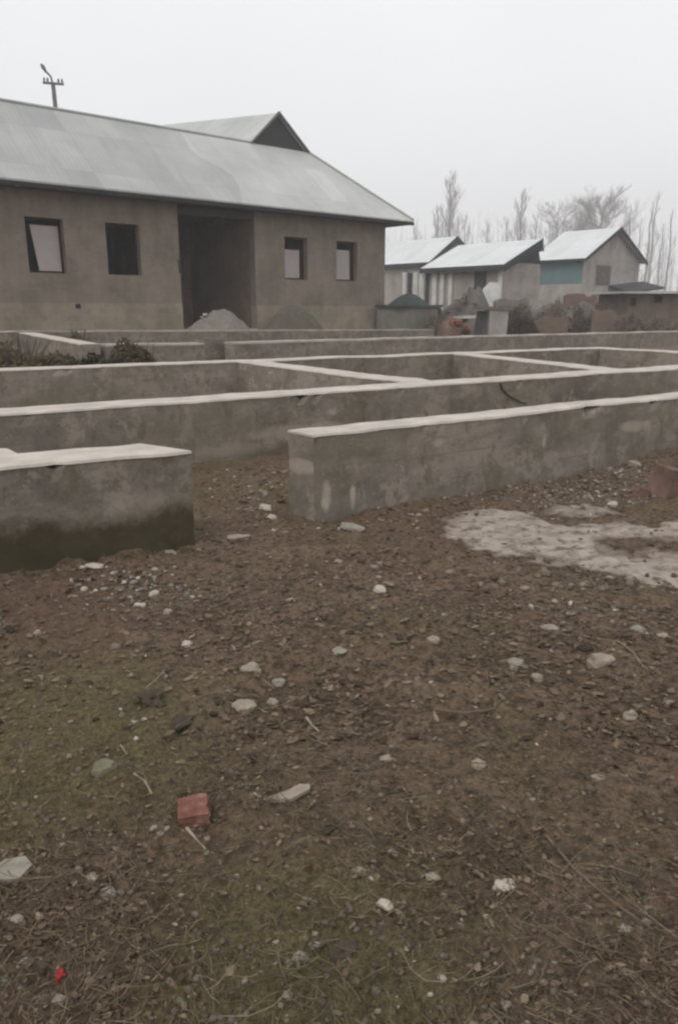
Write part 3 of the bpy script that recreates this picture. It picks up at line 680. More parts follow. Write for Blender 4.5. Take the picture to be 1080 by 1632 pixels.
# stone block with cap slab, leaning slab, white sheet
p = PD(791, 490, 28).xy.to_3d(); t = thing('stone_pier', 'pale grey block pier with thin overhanging slab at the far rubble', 'pier', p, .1)
m = MB(); m.box((-.33, -.3, -.1), (.33, .3, 1.32), .03, 2); m.build('block', M['cream'], t); m = MB(); m.box((-.75, -.35, 1.335), (.55, .35, 1.42), .02, 3); m.build('slab', M['rubble'], t)
p = PD(764, 490, 27.6).xy.to_3d(); t = thing('leaning_slab', 'dark slab leaning against the pale block pier', 'slab', p, 0)
m = MB(); m.prism([(-.25, 0, -.05), (.12, 0, -.05), (.28, .25, 1.28), (-.02, .25, 1.28)], (0, .09, 0)); tag(m.build('slab', M['charcoal'], t))
p = PD(742, 490, 28.2); t = thing('white_board', 'white broken board lying on the brick rubble', 'board', (p.x, 28.2, 1.02), .15)
m = MB(); m.box((-.42, -.2, 0), (.45, .2, .08), .03, 6); m.build('board', M['white'], t)
p = PD(786, 490, 35).xy.to_3d(); t = thing('white_sheet', 'white sheet leaning on the corner of the middle house', 'sheet', p, .2)
m = MB(); m.prism([(-.35, 0, .9), (.3, 0, .9), (.34, .3, 2.45), (-.1, .3, 2.5), (-.42, .3, 2.2)], (0, .05, 0)); m.build('sheet', M['white'], t)

# ------------------------------------------------------------------ gable houses (gable end along Bd, ridge running back along Bn)
def gable_house(name, label, D, corner_px, eave_py, gable_px, apex_py, side_px, wallmat, sidemat, lower=None, roofmat=None, ov=.5, detail=None, span=1.0, drk=.25, apf=.5, tri=None):
    c = PD(corner_px, eave_py, D); ze = c.z; base = Vector((c.x, c.y, 0))
    root = thing(name, label, 'house', base, BRZ)
    def S(px, py, off=0): q = PP(px, py, base + Bn * off, Bn); return (q - base).dot(Bd), q.z
    W = S(gable_px, eave_py)[0]
    # side length: column side_px on plane through base with normal Bd
    q = PP(side_px, eave_py, base, Bd); Ln = (q - base).dot(Bn)
    za = S(corner_px + (gable_px - corner_px) * apf, apex_py)[1]
    if callable(span): W = span(W)
    m = MB(); m.add([(0, 0, -.1), (W, 0, -.1), (W, 0, ze), (W * apf, 0, za - .12), (0, 0, ze)], [(0, 1, 2, 3, 4)]); m.add([(0, .25, -.1), (W, .25, -.1), (W, .25, ze), (W * apf, .25, za - .12), (0, .25, ze)], [(4, 3, 2, 1, 0)])
    m.add([(W, 0, -.1), (W, Ln, -.1), (W, Ln, ze), (W, 0, ze)], [(0, 1, 2, 3)]); m.add([(0, Ln, -.1), (W, Ln, -.1), (W, Ln, ze), (W * apf, Ln, za - .12), (0, Ln, ze)], [(4, 3, 2, 1, 0)])
    m.build('gable_wall', wallmat, root)
    if tri: m = MB(); m.prism([(0, -.02, ze + .0), (W, -.02, ze + .0), (W * apf, -.02, za - .1)], (0, .015, 0)); m.build('gable_shade', tri, root)  # dark panel painting the shade inside the open gable
    m = MB(); m.add([(0, Ln, -.1), (0, .002, -.1), (0, .002, ze), (0, Ln, ze)], [(0, 1, 2, 3)]); 
    if lower: m = MB(); m.box((0.0, .002, lower), (.2, Ln, ze)); m.build('side_wall', sidemat, root); m = MB(); m.box((-.03, .002, -.1), (.2, Ln, lower - .004)); m.build('lower_wall', wallmat, root)
    else: m = MB(); m.box((0.0, .002, -.1), (.2, Ln, ze)); m.build('side_wall', sidemat, root)
    e = ov
    m = MB()
    for sx in (0, 1):
        sl = (za - ze) / (W * (apf if sx == 0 else 1 - apf)); ex = e if sx == 0 else min(e, .4 / sl)
        xs = (-ex, W * apf) if sx == 0 else (W + ex, W * apf); zz = (ze - sl * ex, za)
        if sx and apf > .5: q_ = .45; xs = (W * apf + (W - W * apf) * q_, W * apf); zz = (za - (za - ze) * q_, za)
        ps = [(xs[0], -e, zz[0]), (xs[1], -e, zz[1]), (xs[1], Ln + e, zz[1]), (xs[0], Ln + e, zz[0])]
        if sx: ps = ps[::-1]
        n = 4; vs = [Vector(p_) for p_ in ps] + [Vector(p_) - Vector((0, 0, .06)) for p_ in ps]
        m.add(vs, [(0, 3, 2, 1)[::-1], (4, 5, 6, 7)[::-1]] + [(i, n + i, n + (i + 1) % n, (i + 1) % n) for i in range(n)], [(v.y, v.x) for v in vs])
    rf = m.build('roof', roofmat or M['tin_pale'], root)
    m = MB()
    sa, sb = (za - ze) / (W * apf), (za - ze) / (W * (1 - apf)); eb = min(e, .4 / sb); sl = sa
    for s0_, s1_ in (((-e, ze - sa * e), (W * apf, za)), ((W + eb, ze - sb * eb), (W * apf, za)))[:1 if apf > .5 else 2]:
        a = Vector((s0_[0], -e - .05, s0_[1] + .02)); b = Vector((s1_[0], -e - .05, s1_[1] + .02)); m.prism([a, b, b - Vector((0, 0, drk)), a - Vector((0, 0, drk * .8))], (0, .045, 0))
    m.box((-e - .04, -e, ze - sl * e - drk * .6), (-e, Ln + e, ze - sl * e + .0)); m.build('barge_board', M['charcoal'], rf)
    if detail: detail(root, W, Ln, ze, za, S)
    return root
def det3(root, W, Ln, ze, za, S):
    m = MB(); m.box((W * .44, -.02, ze + .55), (W * .6, -.004, ze + 1.35)); m.build('attic_window', M['pinkgrey'], root)
    m = MB(); m.box((W * .22, -.02, ze - 1.7), (W * .47, -.004, ze - .5)); m.build('window', M['rubble'], root)
    m = MB(); s, z = S(968, 462); s2, z2 = S(1022, 455); m.prism([(s, -1.6, z - .25), (s2, -1.6, z2 - .25), (s2, -.02, z2 + .15), (s, -.02, z + .15)], (0, 0, .12)); m.build('porch_roof', M['charcoal'], root)
gable_house('gable_house', 'two tone house with blue green side wall and cream gable at far right', 48, 930, 407, 1020, 362, 855, M['cream'], M['blue'], lower=2.8, detail=det3, ov=.35)
def det2(root, W, Ln, ze, za, S):
    # door openings' shade painted as dark panels, and white posts, on the long side
    m = MB(); w = MB(); cc = Matrix.Rotation(BRZ, 3, 'Z')
    base = root.location
    def y_of(px): q = PP(px, 440, base, Bd); return (q - base).dot(Bn)
    for a, b, z0 in ((650, 657, .8), (678, 684, .3), (756, 775, 2.2)):
        m = MB(); m.box((-.03, y_of(b), z0), (-.004, y_of(a), ze - .35)); m.build('doorway_shade', M['charcoal'], root)
    for a, b in ((643, 648), (660, 667), (670, 677), (690, 697), (703, 709), (716, 722), (795, 801)):
        o = MB(); o.box((-.10, y_of(b), .3), (-.035, y_of(a), ze - .3)); o.build('white_post', M['white'], root)
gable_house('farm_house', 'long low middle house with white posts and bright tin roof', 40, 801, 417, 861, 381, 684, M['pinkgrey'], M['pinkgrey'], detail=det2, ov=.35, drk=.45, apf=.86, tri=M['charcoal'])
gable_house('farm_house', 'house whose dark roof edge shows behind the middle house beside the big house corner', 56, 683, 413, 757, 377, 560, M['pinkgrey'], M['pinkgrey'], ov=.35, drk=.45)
# front wall of the yard below middle house, white strip
# shed at right edge
p = PD(1000, 490, 33).xy.to_3d(); t = thing('brick_shed', 'low reddish brick shed with pale tin roof at the right edge', 'shed', p, .12)
m = MB(); gridwall(m, 0, 4.5, -.1, 1.95, 0, .25, [(.05, .35, 1.45, 1.8), (1.1, 1.5, 1.6, 1.87)]); gridwall(m, .254, 2.6, -.1, 1.95, 0, .25, [], 'o'); gridwall(m, 0, 4.5, -.1, 1.95, 2.61, .25, [])
m.build('wall', brickwall('reddish_brick', (.19, .135, .11), (.13, .098, .083), (.17, .14, .12)), t)
m = MB(); m.box((-.45, -.4, 1.97), (4.8, 3.1, 2.06), .03, 4); m.build('roof', M['tin_old'], t)

# ------------------------------------------------------------------ utility pole
p = PD(87, 150, 42).xy.to_3d(); t = thing('utility_pole', 'thin utility pole with crossarm and lamp rising behind the big house roof', 'pole', p, .3)
zt = PD(86, 122, 42).z; m = MB(); m.tube([(.12, 0, -.1), (.05, 0, zt * .6), (-.02, 0, zt - .3)], [.16, .13, .10], 8); m.build('pole_shaft', M['pole'], t)
m = MB(); zc_ = PD(86, 133, 42).z; m.box((-.5, -.05, zc_ - .05), (.5, .05, zc_ + .05)); 
m.build('crossarm', M['pole'], t)
m = MB()
for x in (-.42, -.26, .25, .42): m = MB(); m.tube([(x, 0, zc_ + .05), (x, 0, zc_ + .14), (x, 0, zc_ + .24)], [.03, .06, .03], 6); m.build('insulator', M['pole'], t)
m = MB(); m.tube([(-.02, 0, zt - .35), (-.10, 0, zt), (-.32, 0, zt + .22)], .05, 6); m.tube([(-.28, 0, zt + .15), (-.42, 0, zt + .40), (-.5, 0, zt + .52)], [.05, .10, .05], 8); m.build('lamp_head', M['pole'], t)

# ------------------------------------------------------------------ bare winter trees
def tree_meshes(seed, h, spread, poplar=True, dens=1.0):
    r = random.Random(seed); tr = MB(); cr = MB()
    pts = [Vector((0, 0, -.2))]; n = 9
    for i in range(1, n + 1): pts.append(Vector((r.uniform(-1, 1) * .012 * h * i / n, r.uniform(-1, 1) * .012 * h * i / n, h * .96 * i / n)))
    rad = [h * .015 * (1 - .88 * i / n) + .01 for i in range(n + 1)]
    tr.tube(pts, rad, 7)
    def limb(p, d, L, rr, lvl):
        q = [p]; c = p.copy(); dd = d.copy(); k = 4
        for i in range(k):
            dd = (dd + Vector((r.uniform(-.18, .18), r.uniform(-.18, .18), .22 if poplar else .06))).normalized(); c = c + dd * L / k; q.append(c.copy())
        cr.tube(q, [rr, rr * .8, rr * .6, rr * .4, rr * .18], 4 if lvl else 5)
        if lvl < 3:
            for i in range(int((6, 5, 3)[lvl] * dens + .5)):
                t_ = r.uniform(.25, 1); seg = min(int(t_ * k), k - 1); b = q[seg].lerp(q[seg + 1], t_ * k - seg if t_ < 1 else 1)
                a = r.uniform(0, 6.28); nd = (dd + Vector((math.cos(a), math.sin(a), r.uniform(-.1, .5))) * .8).normalized()
                limb(b, nd, L * r.uniform(.4, .6), max(rr * .5, .008), lvl + 1)
    nl = int(h * 1.5 * dens)
    for i in range(nl):
        t_ = .16 + .8 * (i / nl); z = t_ * h * .95; j = min(int(z / (h * .96) * n), n - 1); b = pts[j].lerp(pts[j + 1], z / (h * .96) * n - j)
        a = r.uniform(0, 6.28); el = .9 if poplar else .35; d = Vector((math.cos(a), math.sin(a), el + r.uniform(-.2, .4))).normalized()
        prof = (1 - abs(t_ - .45) * 1.1) if poplar else math.sin(min(1, (t_ - .1)) * math.pi * .95) + .25
        limb(b, d, spread * max(.25, prof) * r.uniform(.7, 1.2), h * .0042 * (1 - t_ * .6) + .012, 0)
    return tr, cr
def mk_tree(name, label, D, px, top_py, spread, seed, poplar=True, dens=1.0, trunkw=1, group='bare winter trees behind the houses'):
    p = PD(px, top_py, D); t = thing(name, label, 'tree', (p.x, D, 0), seed * 1.7, group)
    tr, cr = tree_meshes(seed, p.z / .98, spread, poplar, dens)
    tr.build('trunk', M['bark'], t); cr.build('crown', M['twig'], t); return t
TREES = [(718, 278, 120, 3.6, 1, True, 1.0, 'tallest bare poplar above the roof of the middle house'),
         (698, 322, 135, 2.6, 2, True, .8, 'slim bare poplar just left of the tallest one'),
         (741, 340, 140, 2.6, 3, True, .8, 'short bare poplar just right of the tallest one'),
         (662, 352, 150, 2.6, 4, True, .8, 'low faint bare tree nearest the big house corner'),
         (776, 352, 150, 3.0, 5, True, .8, 'faint low bare poplar midway between the two tall poplars'),
         (832, 298, 125, 3.2, 6, True, .9, 'tall bare poplar above the peak of the middle roof'),
         (808, 345, 145, 2.6, 7, True, .7, 'thin bare tree left of the poplar above the middle roof peak'),
         (856, 338, 140, 2.6, 8, True, .8, 'thin bare tree between the middle roof peak and the blue walled house'),
         (890, 325, 110, 2.4, 9, False, 1.3, 'small round bare crown behind the left end of the blue walled house'),
         (962, 318, 95, 2.9, 10, False, 1.7, 'dense rounded bare crown right above the cream gable'),
         (925, 338, 120, 2.4, 11, False, 1.1, 'faint low bare crown between two denser rounded crowns'),
         (1006, 322, 90, 1.3, 12, True, .5, 'slender bare poplar trunk just right of the cream gable'),
         (1022, 345, 100, 1.2, 13, True, .5, 'slender leaning trunk beside the cream gable eave'),
         (1040, 318, 85, 1.2, 14, True, .5, 'tall slender trunk in the right hand row, left of the edge pair'),
         (1057, 352, 95, 1.2, 15, True, .5, 'shorter slender trunk second from the right edge'),
         (1073, 330, 88, 1.3, 16, True, .5, 'slender trunk at the very right edge of the picture'),
         (1048, 300, 120, 1.8, 17, True, .6, 'faint tall poplar behind the right hand row of trunks')]
for px, py, D, sp, sd_, po, de, lab in TREES: mk_tree('bare_tree', lab, D * 1.5, px, py, sp * 1.5, sd_, po, de)
# far-off wood that reads as one mass
def far_wood():
    r = random.Random(5); m = MB()
    for i in range(420):
        x = r.uniform(-60, 140); y = r.uniform(210, 290); h = r.uniform(15, 30)
        m.tube([(x, y, 0), (x + r.uniform(-.3, .3), y, h * .6), (x + r.uniform(-.6, .6), y, h)], [.13, .08, .02], 3)
        for j in range(16):
            z = r.uniform(.2, .95) * h; a = r.uniform(0, 6.28); l = r.uniform(.8, 2.2)
            m.tube([(x, y, z), (x + math.cos(a) * l, y + math.sin(a) * l, z + l * 1.2)], [.035, .012], 3)
    tag(m.build('far_woodland', M['twig']), 'faint line of leafless wood in the mist behind the houses', 'woodland', kind='stuff')
far_wood()

# ------------------------------------------------------------------ plants
def blades(n, xy, hh, w, seed, lean=.5):
    r = np.random.RandomState(seed); vs = []; fs = []
    for i in range(n):
        x, y, z0 = xy(r); h = hh * r.uniform(.4, 1.2); a = r.uniform(0, 6.28); b = r.uniform(0, 6.28); l = lean * h * r.uniform(.2, 1.2); ww = w * r.uniform(.6, 1.3)
        dx, dy = math.cos(a) * ww, math.sin(a) * ww; lx, ly = math.cos(b) * l, math.sin(b) * l; k = len(vs)
        vs += [(x - dx, y - dy, z0), (x + dx, y + dy, z0), (x + dx * .7 + lx * .4, y + dy * .7 + ly * .4, z0 + h * .6), (x - dx * .7 + lx * .4, y - dy * .7 + ly * .4, z0 + h * .6), (x + lx, y + ly, z0 + h * .9)]
        fs += [(k, k + 1, k + 2, k + 3), (k + 3, k + 2, k + 4)]
    return vs, fs
def bush(label, px, off, rx, ry, h, seed, n=500, mat='grassdark', name='weed_bush', pos=None):
    p = pos or at(px, off); t = thing(name, label, 'bush', p, seed, 'weed bushes')
    def xy(r):
        a = r.uniform(0, 6.28); q = r.uniform(0, 1) ** .6; return math.cos(a) * q * rx, math.sin(a) * q * ry, r.uniform(0, h * .6) * (1 - q * .45)
    rr = random.Random(seed + 50); v = []; f = []
    for i in range(n * 7):
        a = rr.uniform(0, 6.28); q = rr.uniform(0, 1) ** .6; top = h * (1 - q * q * .6) * (.78 + .5 * noise.noise(Vector((math.cos(a) * q * 2.2 * rx, math.sin(a) * q * 2.2, seed)))); zz = top * rr.uniform(0, 1) ** .6
        c = Vector((math.cos(a) * q * rx, math.sin(a) * q * ry, zz)); d1 = Vector((rr.gauss(0, 1), rr.gauss(0, 1), rr.gauss(0, 1))).normalized() * rr.uniform(.025, .065); d2 = d1.orthogonal().normalized() * rr.uniform(.010, .024)
        k = len(v); v += [c - d1, c - d2, c + d1, c + d2]; f.append((k, k + 1, k + 2, k + 3))
    for i in range(n // 6):
        a = rr.uniform(0, 6.28); q = rr.uniform(0, .9); c = Vector((math.cos(a) * q * rx, math.sin(a) * q * ry, 0)); e = c + Vector((rr.gauss(0, .12), rr.gauss(0, .12), h * rr.uniform(.6, 1.08))); w_ = Vector((.005, 0, 0))
        k = len(v); v += [c - w_, c + w_, e]; f.append((k, k + 1, k + 2))
    link('foliage', v, f, M[mat], t)
    m = MB(); r = random.Random(seed)
    for i in range(12):
        a = r.uniform(0, 6.28); m.tube([(0, 0, 0), (math.cos(a) * rx * .3, math.sin(a) * ry * .3, h * .5), (math.cos(a) * rx * .6, math.sin(a) * ry * .6, h * .9)], [.012, .009, .004], 4)
    m.build('stem', M['soil'], t)
bush('dark weed clump at the left edge below the pale cross wall', 18, -10.0, 1.1, .7, 1.02, 1, 900)
bush('dark weed clump beside the foot of the pale cross wall', 66, -10.0, .9, .7, .75, 2, 800)
bush('low olive weeds below the end of the pale cross wall', 112, -9.8, .8, .6, .66, 3, 700)
bush('dark bushy weed at the start of the fourth wall line', 142, -9.6, .7, .5, .72, 4, 700)
bush('olive weed tuft left of the upright dark weed', 174, -9.6, .7, .5, .62, 5, 600)
bush('upright dark weed in front of the fourth wall line', 206, -9.4, .55, .4, .9, 6, 800)
bush('small dark weed in front of the big house plinth', 122, -3.6, .35, .3, .98, 7, 400)
bush('brown dry brush on the rubble before the blue walled house', 0, 0, 1.6, .8, 1.9, 8, 1500, 'dry', 'dry_brush', PD(880, 490, 35).xy.to_3d())
bush('brown dry brush beside the right end of the rubble bank', 0, 0, 1.2, .8, 1.75, 9, 1200, 'dry', 'dry_brush', PD(945, 490, 34).xy.to_3d())
bush('dark dry brush right of the pale block pier', 0, 0, .9, .7, 1.7, 10, 1000, 'dry', 'dry_brush', PD(828, 490, 31).xy.to_3d())

bush('dry brown brush before the left end of the right hand shed', 0, 0, 1.3, .6, 1.35, 11, 1200, 'dry', 'dry_brush', PD(1005, 490, 31.5).xy.to_3d())
bush('dry brown brush at the right edge before the shed', 0, 0, 1.2, .6, 1.2, 12, 1200, 'dry', 'dry_brush', PD(1062, 490, 31.5).xy.to_3d())
bush('small dry brush against the right side of the covered tank', 0, 0, .7, .5, 1.35, 13, 900, 'dry', 'dry_brush', PD(688, 490, 29.5).xy.to_3d())
# ------------------------------------------------------------------ stones and litter on the near ground
def rock(seed, sx, sy, sz, mat, name, label, cat, px, py, rzv=None, sink=.3, sharp=.25, z=None, group=None, sub=2):
    import bmesh
    bm = bmesh.new(); bmesh.ops.create_icosphere(bm, subdivisions=sub + 1, radius=1)
    for v in bm.verts:
        c = v.co.copy(); q = c * 1.1 + Vector((seed * 3.7, seed * 1.3, 0)); f = 1 + sharp * noise.noise(q) + sharp * .4 * noise.noise(q * 2.7)
        # facet
        f = min(f, 1.02 / max(.62, max(abs(c.x), abs(c.y), abs(c.z)) * 1.0 + .12 * noise.noise(q * .7)))
        v.co = Vector((c.x * f * sx, c.y * f * sy, c.z * f * sz))
    me = bpy.data.meshes.new(name); bm.to_mesh(me); bm.free(); me.materials.append(mat)
    me.polygons.foreach_set('use_smooth', [sharp < .3] * len(me.polygons))
    o = bpy.data.objects.new(name, me); C.objects.link(o)
    p = PZ(px, py, .01); o.location = (p.x, p.y, gz(p.x, p.y) + sz * (1 - 2 * sink) * .5); o.rotation_euler = (random.Random(seed).uniform(-.15, .15), random.Random(seed + 1).uniform(-.15, .15), rzv if rzv is not None else seed * 1.3)
    return tag(o, label, cat, group)
def wpx(px, py, w):       # metres across w pixels at that ground point
    return (PZ(px + w / 2, py) - PZ(px - w / 2, py)).length
ST = [  # px, py, width px, height factor, material, label
    (605, 936, 22, .75, 'stone_w', 'white stone on the mud right below the corner of the near right wall'),
    (298, 1031, 17, .8, 'stone_w', 'small square white stone below the mossy left wall'),
    (390, 1129, 40, .45, 'stone', 'flat cream stone left of its pointed neighbour, mid ground'),
    (435, 1121, 20, 1.0, 'stone', 'pointed upright cream stone beside the flat cream one'),
    (955, 1060, 44, .7, 'stone', 'largest cream stone on the right, with a tapering right end'),
    (168, 1231, 42, .75, 'stone_m', 'blocky mossy grey stone on the green ground at left'),
    (172, 1421, 30, .6, 'stone_g', 'rounded grey pebble at lower left, below the broken brick'),
    (148, 1404, 20, .6, 'stone_g', 'smaller pebble touching distance up left of the rounded grey pebble'),
    (127, 1390, 12, 1.1, 'stone', 'narrow upright pale pebble at lower left'),
    (28, 1466, 22, .8, 'stone_g', 'round grey stone at the lower left edge'),
    (40, 1529, 26, .6, 'stone_g', 'pale grey stone left of the red scrap'),
    (8, 1558, 24, .7, 'stone_m', 'mossy stone cut by the left edge near the bottom'),
    (101, 1352, 10, .9, 'stone', 'tiny bright pebble right of the pale slab at the left edge'),
    (803, 1399, 38, .45, 'stone_w', 'flat white oval stone at lower right'),
    (613, 1440, 28, .6, 'stone_w', 'bright white oval stone on green moss near the bottom centre'),
    (573, 1391, 24, .55, 'stone_g', 'dark edged stone up left of the bright white oval stone'),
    (690, 1389, 28, .45, 'stone_g', 'flat grey brown stone between the two white oval stones'),
    (762, 1227, 24, .9, 'stone', 'round cream stone right of centre'),
    (953, 1233, 24, .5, 'stone', 'flattish cream stone right of the round cream one'),
    (1004, 1142, 26, .7, 'stone', 'slanting cream stone below the largest cream stone'),
    (1066, 1130, 14, .9, 'stone', 'small pale stone near the right edge, mid ground'),
    (478, 1525, 28, .5, 'stone_g', 'grey flat stone on moss left of bottom centre'),
    (810, 1590, 26, .5, 'stone', 'pale oval stone close to the bottom edge, right of centre'),
    (400, 1069, 34, .55, 'stone', 'low cream stone above the flat and pointed pair'),
    (444, 1080, 22, .7, 'stone_g', 'grey cream stone just right of the low cream stone'),
    (855, 1082, 20, .9, 'stone', 'small stone between the centre and the largest cream stone'),
    (615, 1213, 22, .5, 'stone', 'small flat pale stone left of the round cream stone'),
    (246, 1322, 14, .7, 'stone', 'small pale pebble left of the broken brick'),
    (257, 1333, 12, .7, 'stone_g', 'little grey pebble just below left of the broken brick'),
    (995, 1480, 22, .45, 'stone_g', 'pinkish grey flat stone at lower right edge'),
    (975, 1326, 0, 0, '', ''),
    (690, 1027, 20, .6, 'stone', 'pale stone mid ground, right of centre row'),
    (818, 1052, 34, .3, 'stone_g', 'long thin grey flake left of the largest cream stone'),
    (875, 1000, 30, .4, 'stone_g', 'flat grey piece below the cement spill'),
    (1015, 1010, 26, .5, 'stone_g', 'grey lump below the right part of the cement spill'),
    (1052, 1026, 18, .5, 'stone', 'pale chip near the right edge below the cement spill'),
    (152, 902, 30, .35, 'stone_w', 'flat white chip at the foot of the mossy left wall'),
    (132, 901, 14, .6, 'stone_w', 'small white chip next to the flat one at the mossy wall foot'),
    (270, 876, 22, .5, 'stone', 'pale stone under the right end of the mossy wall'),
    (133, 929, 14, .7, 'stone_w', 'white pebble below the chips at the mossy wall foot'),
    (222, 955, 20, .5, 'stone_w', 'white chip in the pebble spill, lowest one'),
    (245, 941, 18, .7, 'stone_w', 'blocky white chip in the middle of the pebble spill'),
    (268, 975, 16, .8, 'stone', 'cream pebble just below the pebble spill'),
    (60, 1005, 14, .7, 'stone', 'cream pebble on reddish mud near the left edge'),
    (422, 808, 26, .7, 'stone_w', 'white lump in the wall gap, upper one'),
    (432, 822, 18, .7, 'stone_w', 'white lump in the wall gap, lower one'),
    (380, 851, 38, .3, 'stone', 'long pale flake in the wall gap near the mossy wall end'),
    (463, 960, 16, .5, 'stone', 'pale sliver left of the white stone below the wall corner'),
    (562, 838, 40, .35, 'stone_g', 'broad grey flat stone at the foot of the near right wall corner'),
    (540, 1055, 24, .4, 'stone_g', 'grey flake in the centre of the ground'),
    (1010, 745, 24, .6, 'stone', 'pale lump in the rubble under the right end of the near right wall'),
    (975, 802, 18, .8, 'stone_w', 'white pebble in the rubble above the cement spill'),
    (440, 1500, 12, .6, 'stone', 'tiny pale pebble left of the grey flat stone on moss'),
    (95, 1592, 22, .7, 'stone', 'cream stone below the red scrap'),
    (285, 1585, 20, .6, 'stone_m', 'dull stone near the bottom edge, left of centre'),
]
for i, (px, py, w, hf, mt, lab) in enumerate(ST):
    if not mt: continue
    s = wpx(px, py, w) / 2 * .98
    rock(i + 3, s, s * .75, s * hf * .95, M[mt], 'stone', lab, 'stone', px, py, rzv=(i * 37 % 11) * .08 - .4, sink=.22, sharp=.45 if i % 3 else .3, group='loose stones on the mud')
# slab pieces, brick, red scrap, clods
def flatpiece(name, label, cat, pix, th, mat, lift=.008, tilt=0):
    P_ = [PZ(x, y, .02) for x, y in pix]; c = sum(P_, Vector()) / len(P_); z = gz(c.x, c.y) + lift
    t = MB(); t.prism([Vector((p.x - c.x, p.y - c.y, tilt * (p.x - c.x))) for p in P_], (0, 0, th)); o = t.build(name, mat); o.location = (c.x, c.y, z); return tag(o, label, cat)
flatpiece('stone_slab', 'long pale grey flake of slab lying right of the broken brick', 'slab', [(425, 1278), (440, 1281), (462, 1282), (494, 1266), (494, 1259), (478, 1258), (455, 1268)], .012, M['stone'], .012, .05)
flatpiece('stone_slab', 'dull triangular slab sunk in mud at the left edge', 'slab', [(-5, 1400), (30, 1398), (52, 1375), (40, 1362), (8, 1368), (-10, 1380)], .012, M['stone_g'], .004, .0)
def brick(label, px, py, L, W_, Hh, rot, mat, tilt=(0, 0), lift=0):
    import bmesh
    bm = bmesh.new(); bmesh.ops.create_cube(bm, size=1); bmesh.ops.subdivide_edges(bm, edges=bm.edges, cuts=4, use_grid_fill=True)
    for v in bm.verts:
        c = v.co; q = Vector((c.x * 3, c.y * 3, c.z * 3 + px)); k_ = .04 * noise.noise(q); br = max(0, c.x - .28) * (.6 + .8 * noise.noise(Vector((c.y * 4, c.z * 4, px))))
        v.co = Vector(((c.x - br + k_) * L, (c.y + k_) * W_, (c.z + k_ * .7) * Hh))
    me = bpy.data.meshes.new('broken_brick'); bm.to_mesh(me); bm.free(); me.materials.append(mat)
    o = bpy.data.objects.new('broken_brick', me); C.objects.link(o); p = PZ(px, py, .03); o.location = (p.x, p.y, gz(p.x, p.y) + Hh * .38 + lift); o.rotation_euler = (tilt[0], tilt[1], rot)
    return tag(o, label, 'brick')
w = wpx(315, 1292, 52); brick('red broken brick half sunk in the mud, lower left of centre', 313, 1300, w, w * .8, w * .75, .2, M['dustbrick'], (.16, -.06), -w * .08)
w = wpx(1065, 775, 45); brick('reddish broken brick lump by the right edge at the rubble', 1066, 785, w * 1.1, w * .8, w * 1.0, .5, M['redbrown'], (.1, .2))
w = wpx(1020, 775, 30); brick('smaller reddish brick piece left of the brick lump in the rubble', 1024, 782, w, w * .7, w * .5, 1.1, M['redbrown'], (.3, .1))
rock(91, wpx(96, 1549, 24) / 2, wpx(96, 1549, 24) / 2.6, wpx(96, 1549, 24) / 2.6, M['red'], 'red_scrap', 'small bright red plastic scrap at lower left', 'scrap', 96, 1549, sink=.2, sharp=.6)
CL = [(243, 1112, 46, .6, 'dark earth clod with tilted dry leaf on the green ground at left'), (285, 1144, 44, .35, 'low brown clod right below the dark clod'), (70, 1537, 24, .8, 'dark clod beside the red scrap'), (548, 1512 + 0, 50, .4, 'dark flat clod right of bottom centre'), (1005, 1395, 50, .35, 'dark clod near the right edge, lower ground'), (893, 1268 + 85, 46, .35, 'dark clod in the dry litter at lower right'), (525, 1320, 34, .45, 'brown clod with pale chip right of the broken brick')]
for i, (px, py, w, hf, lab) in enumerate(CL):
    s = wpx(px, py, w) / 2; rock(60 + i, s, s * .7, s * hf, M['clod'], 'earth_clod', lab, 'clod', px, py, sink=.25, sharp=.7, group='clods of dark earth')
# stick by the brick
def stick(label, pix, r_, mat, z=.02):
    pts = []
    for (x, y) in pix:
        p = PZ(x, y, .02); pts.append(Vector((p.x, p.y, gz(p.x, p.y) + z)))
    c = pts[0].copy(); m = MB(); m.tube([q - c for q in pts], [r_ * (1 - .5 * i / len(pts)) for i in range(len(pts))], 6); o = m.build('stick', mat); o.location = c
    return tag(o, label, 'stick', 'sticks and stalks on the mud')
M['straw'] = simple('straw', (.24, .20, .13), .3, 30, bump=0); M['twigb'] = simple('brown_twig', (.13, .095, .065), .3, 30, bump=0)
stick('pale splinter sticking out below the red broken brick', [(298, 1330), (310, 1342), (328, 1357)], .0045, M['stone'])
stick('thin curved pale stalk at the right edge, mid ground', [(950, 1025), (985, 1028), (1008, 1045), (1020, 1070), (1038, 1085)], .0035, M['straw'], .015)
stick('long brown twig arcing across the right of the mid ground', [(690, 1150), (740, 1148), (785, 1132), (815, 1105)], .006, M['twigb'])
stick('brown twig across the litter at lower right', [(870, 1325), (915, 1385), (975, 1440), (1040, 1480)], .004, M['twigb'])
stick('pale straight straw left of centre on green ground', [(192, 1185), (198, 1195), (203, 1202)], .003, M['straw'])
stick('bent pale stalk left of the pale slab flake', [(215, 1245), (232, 1255), (243, 1275)], .004, M['straw'], .03)
stick('short twig right of the flat and pointed stones', [(488, 1145), (498, 1158), (508, 1170)], .005, M['straw'])
stick('curved straw above the dark earth clod', [(232, 1100), (250, 1085), (262, 1070)], .003, M['straw'], .03)

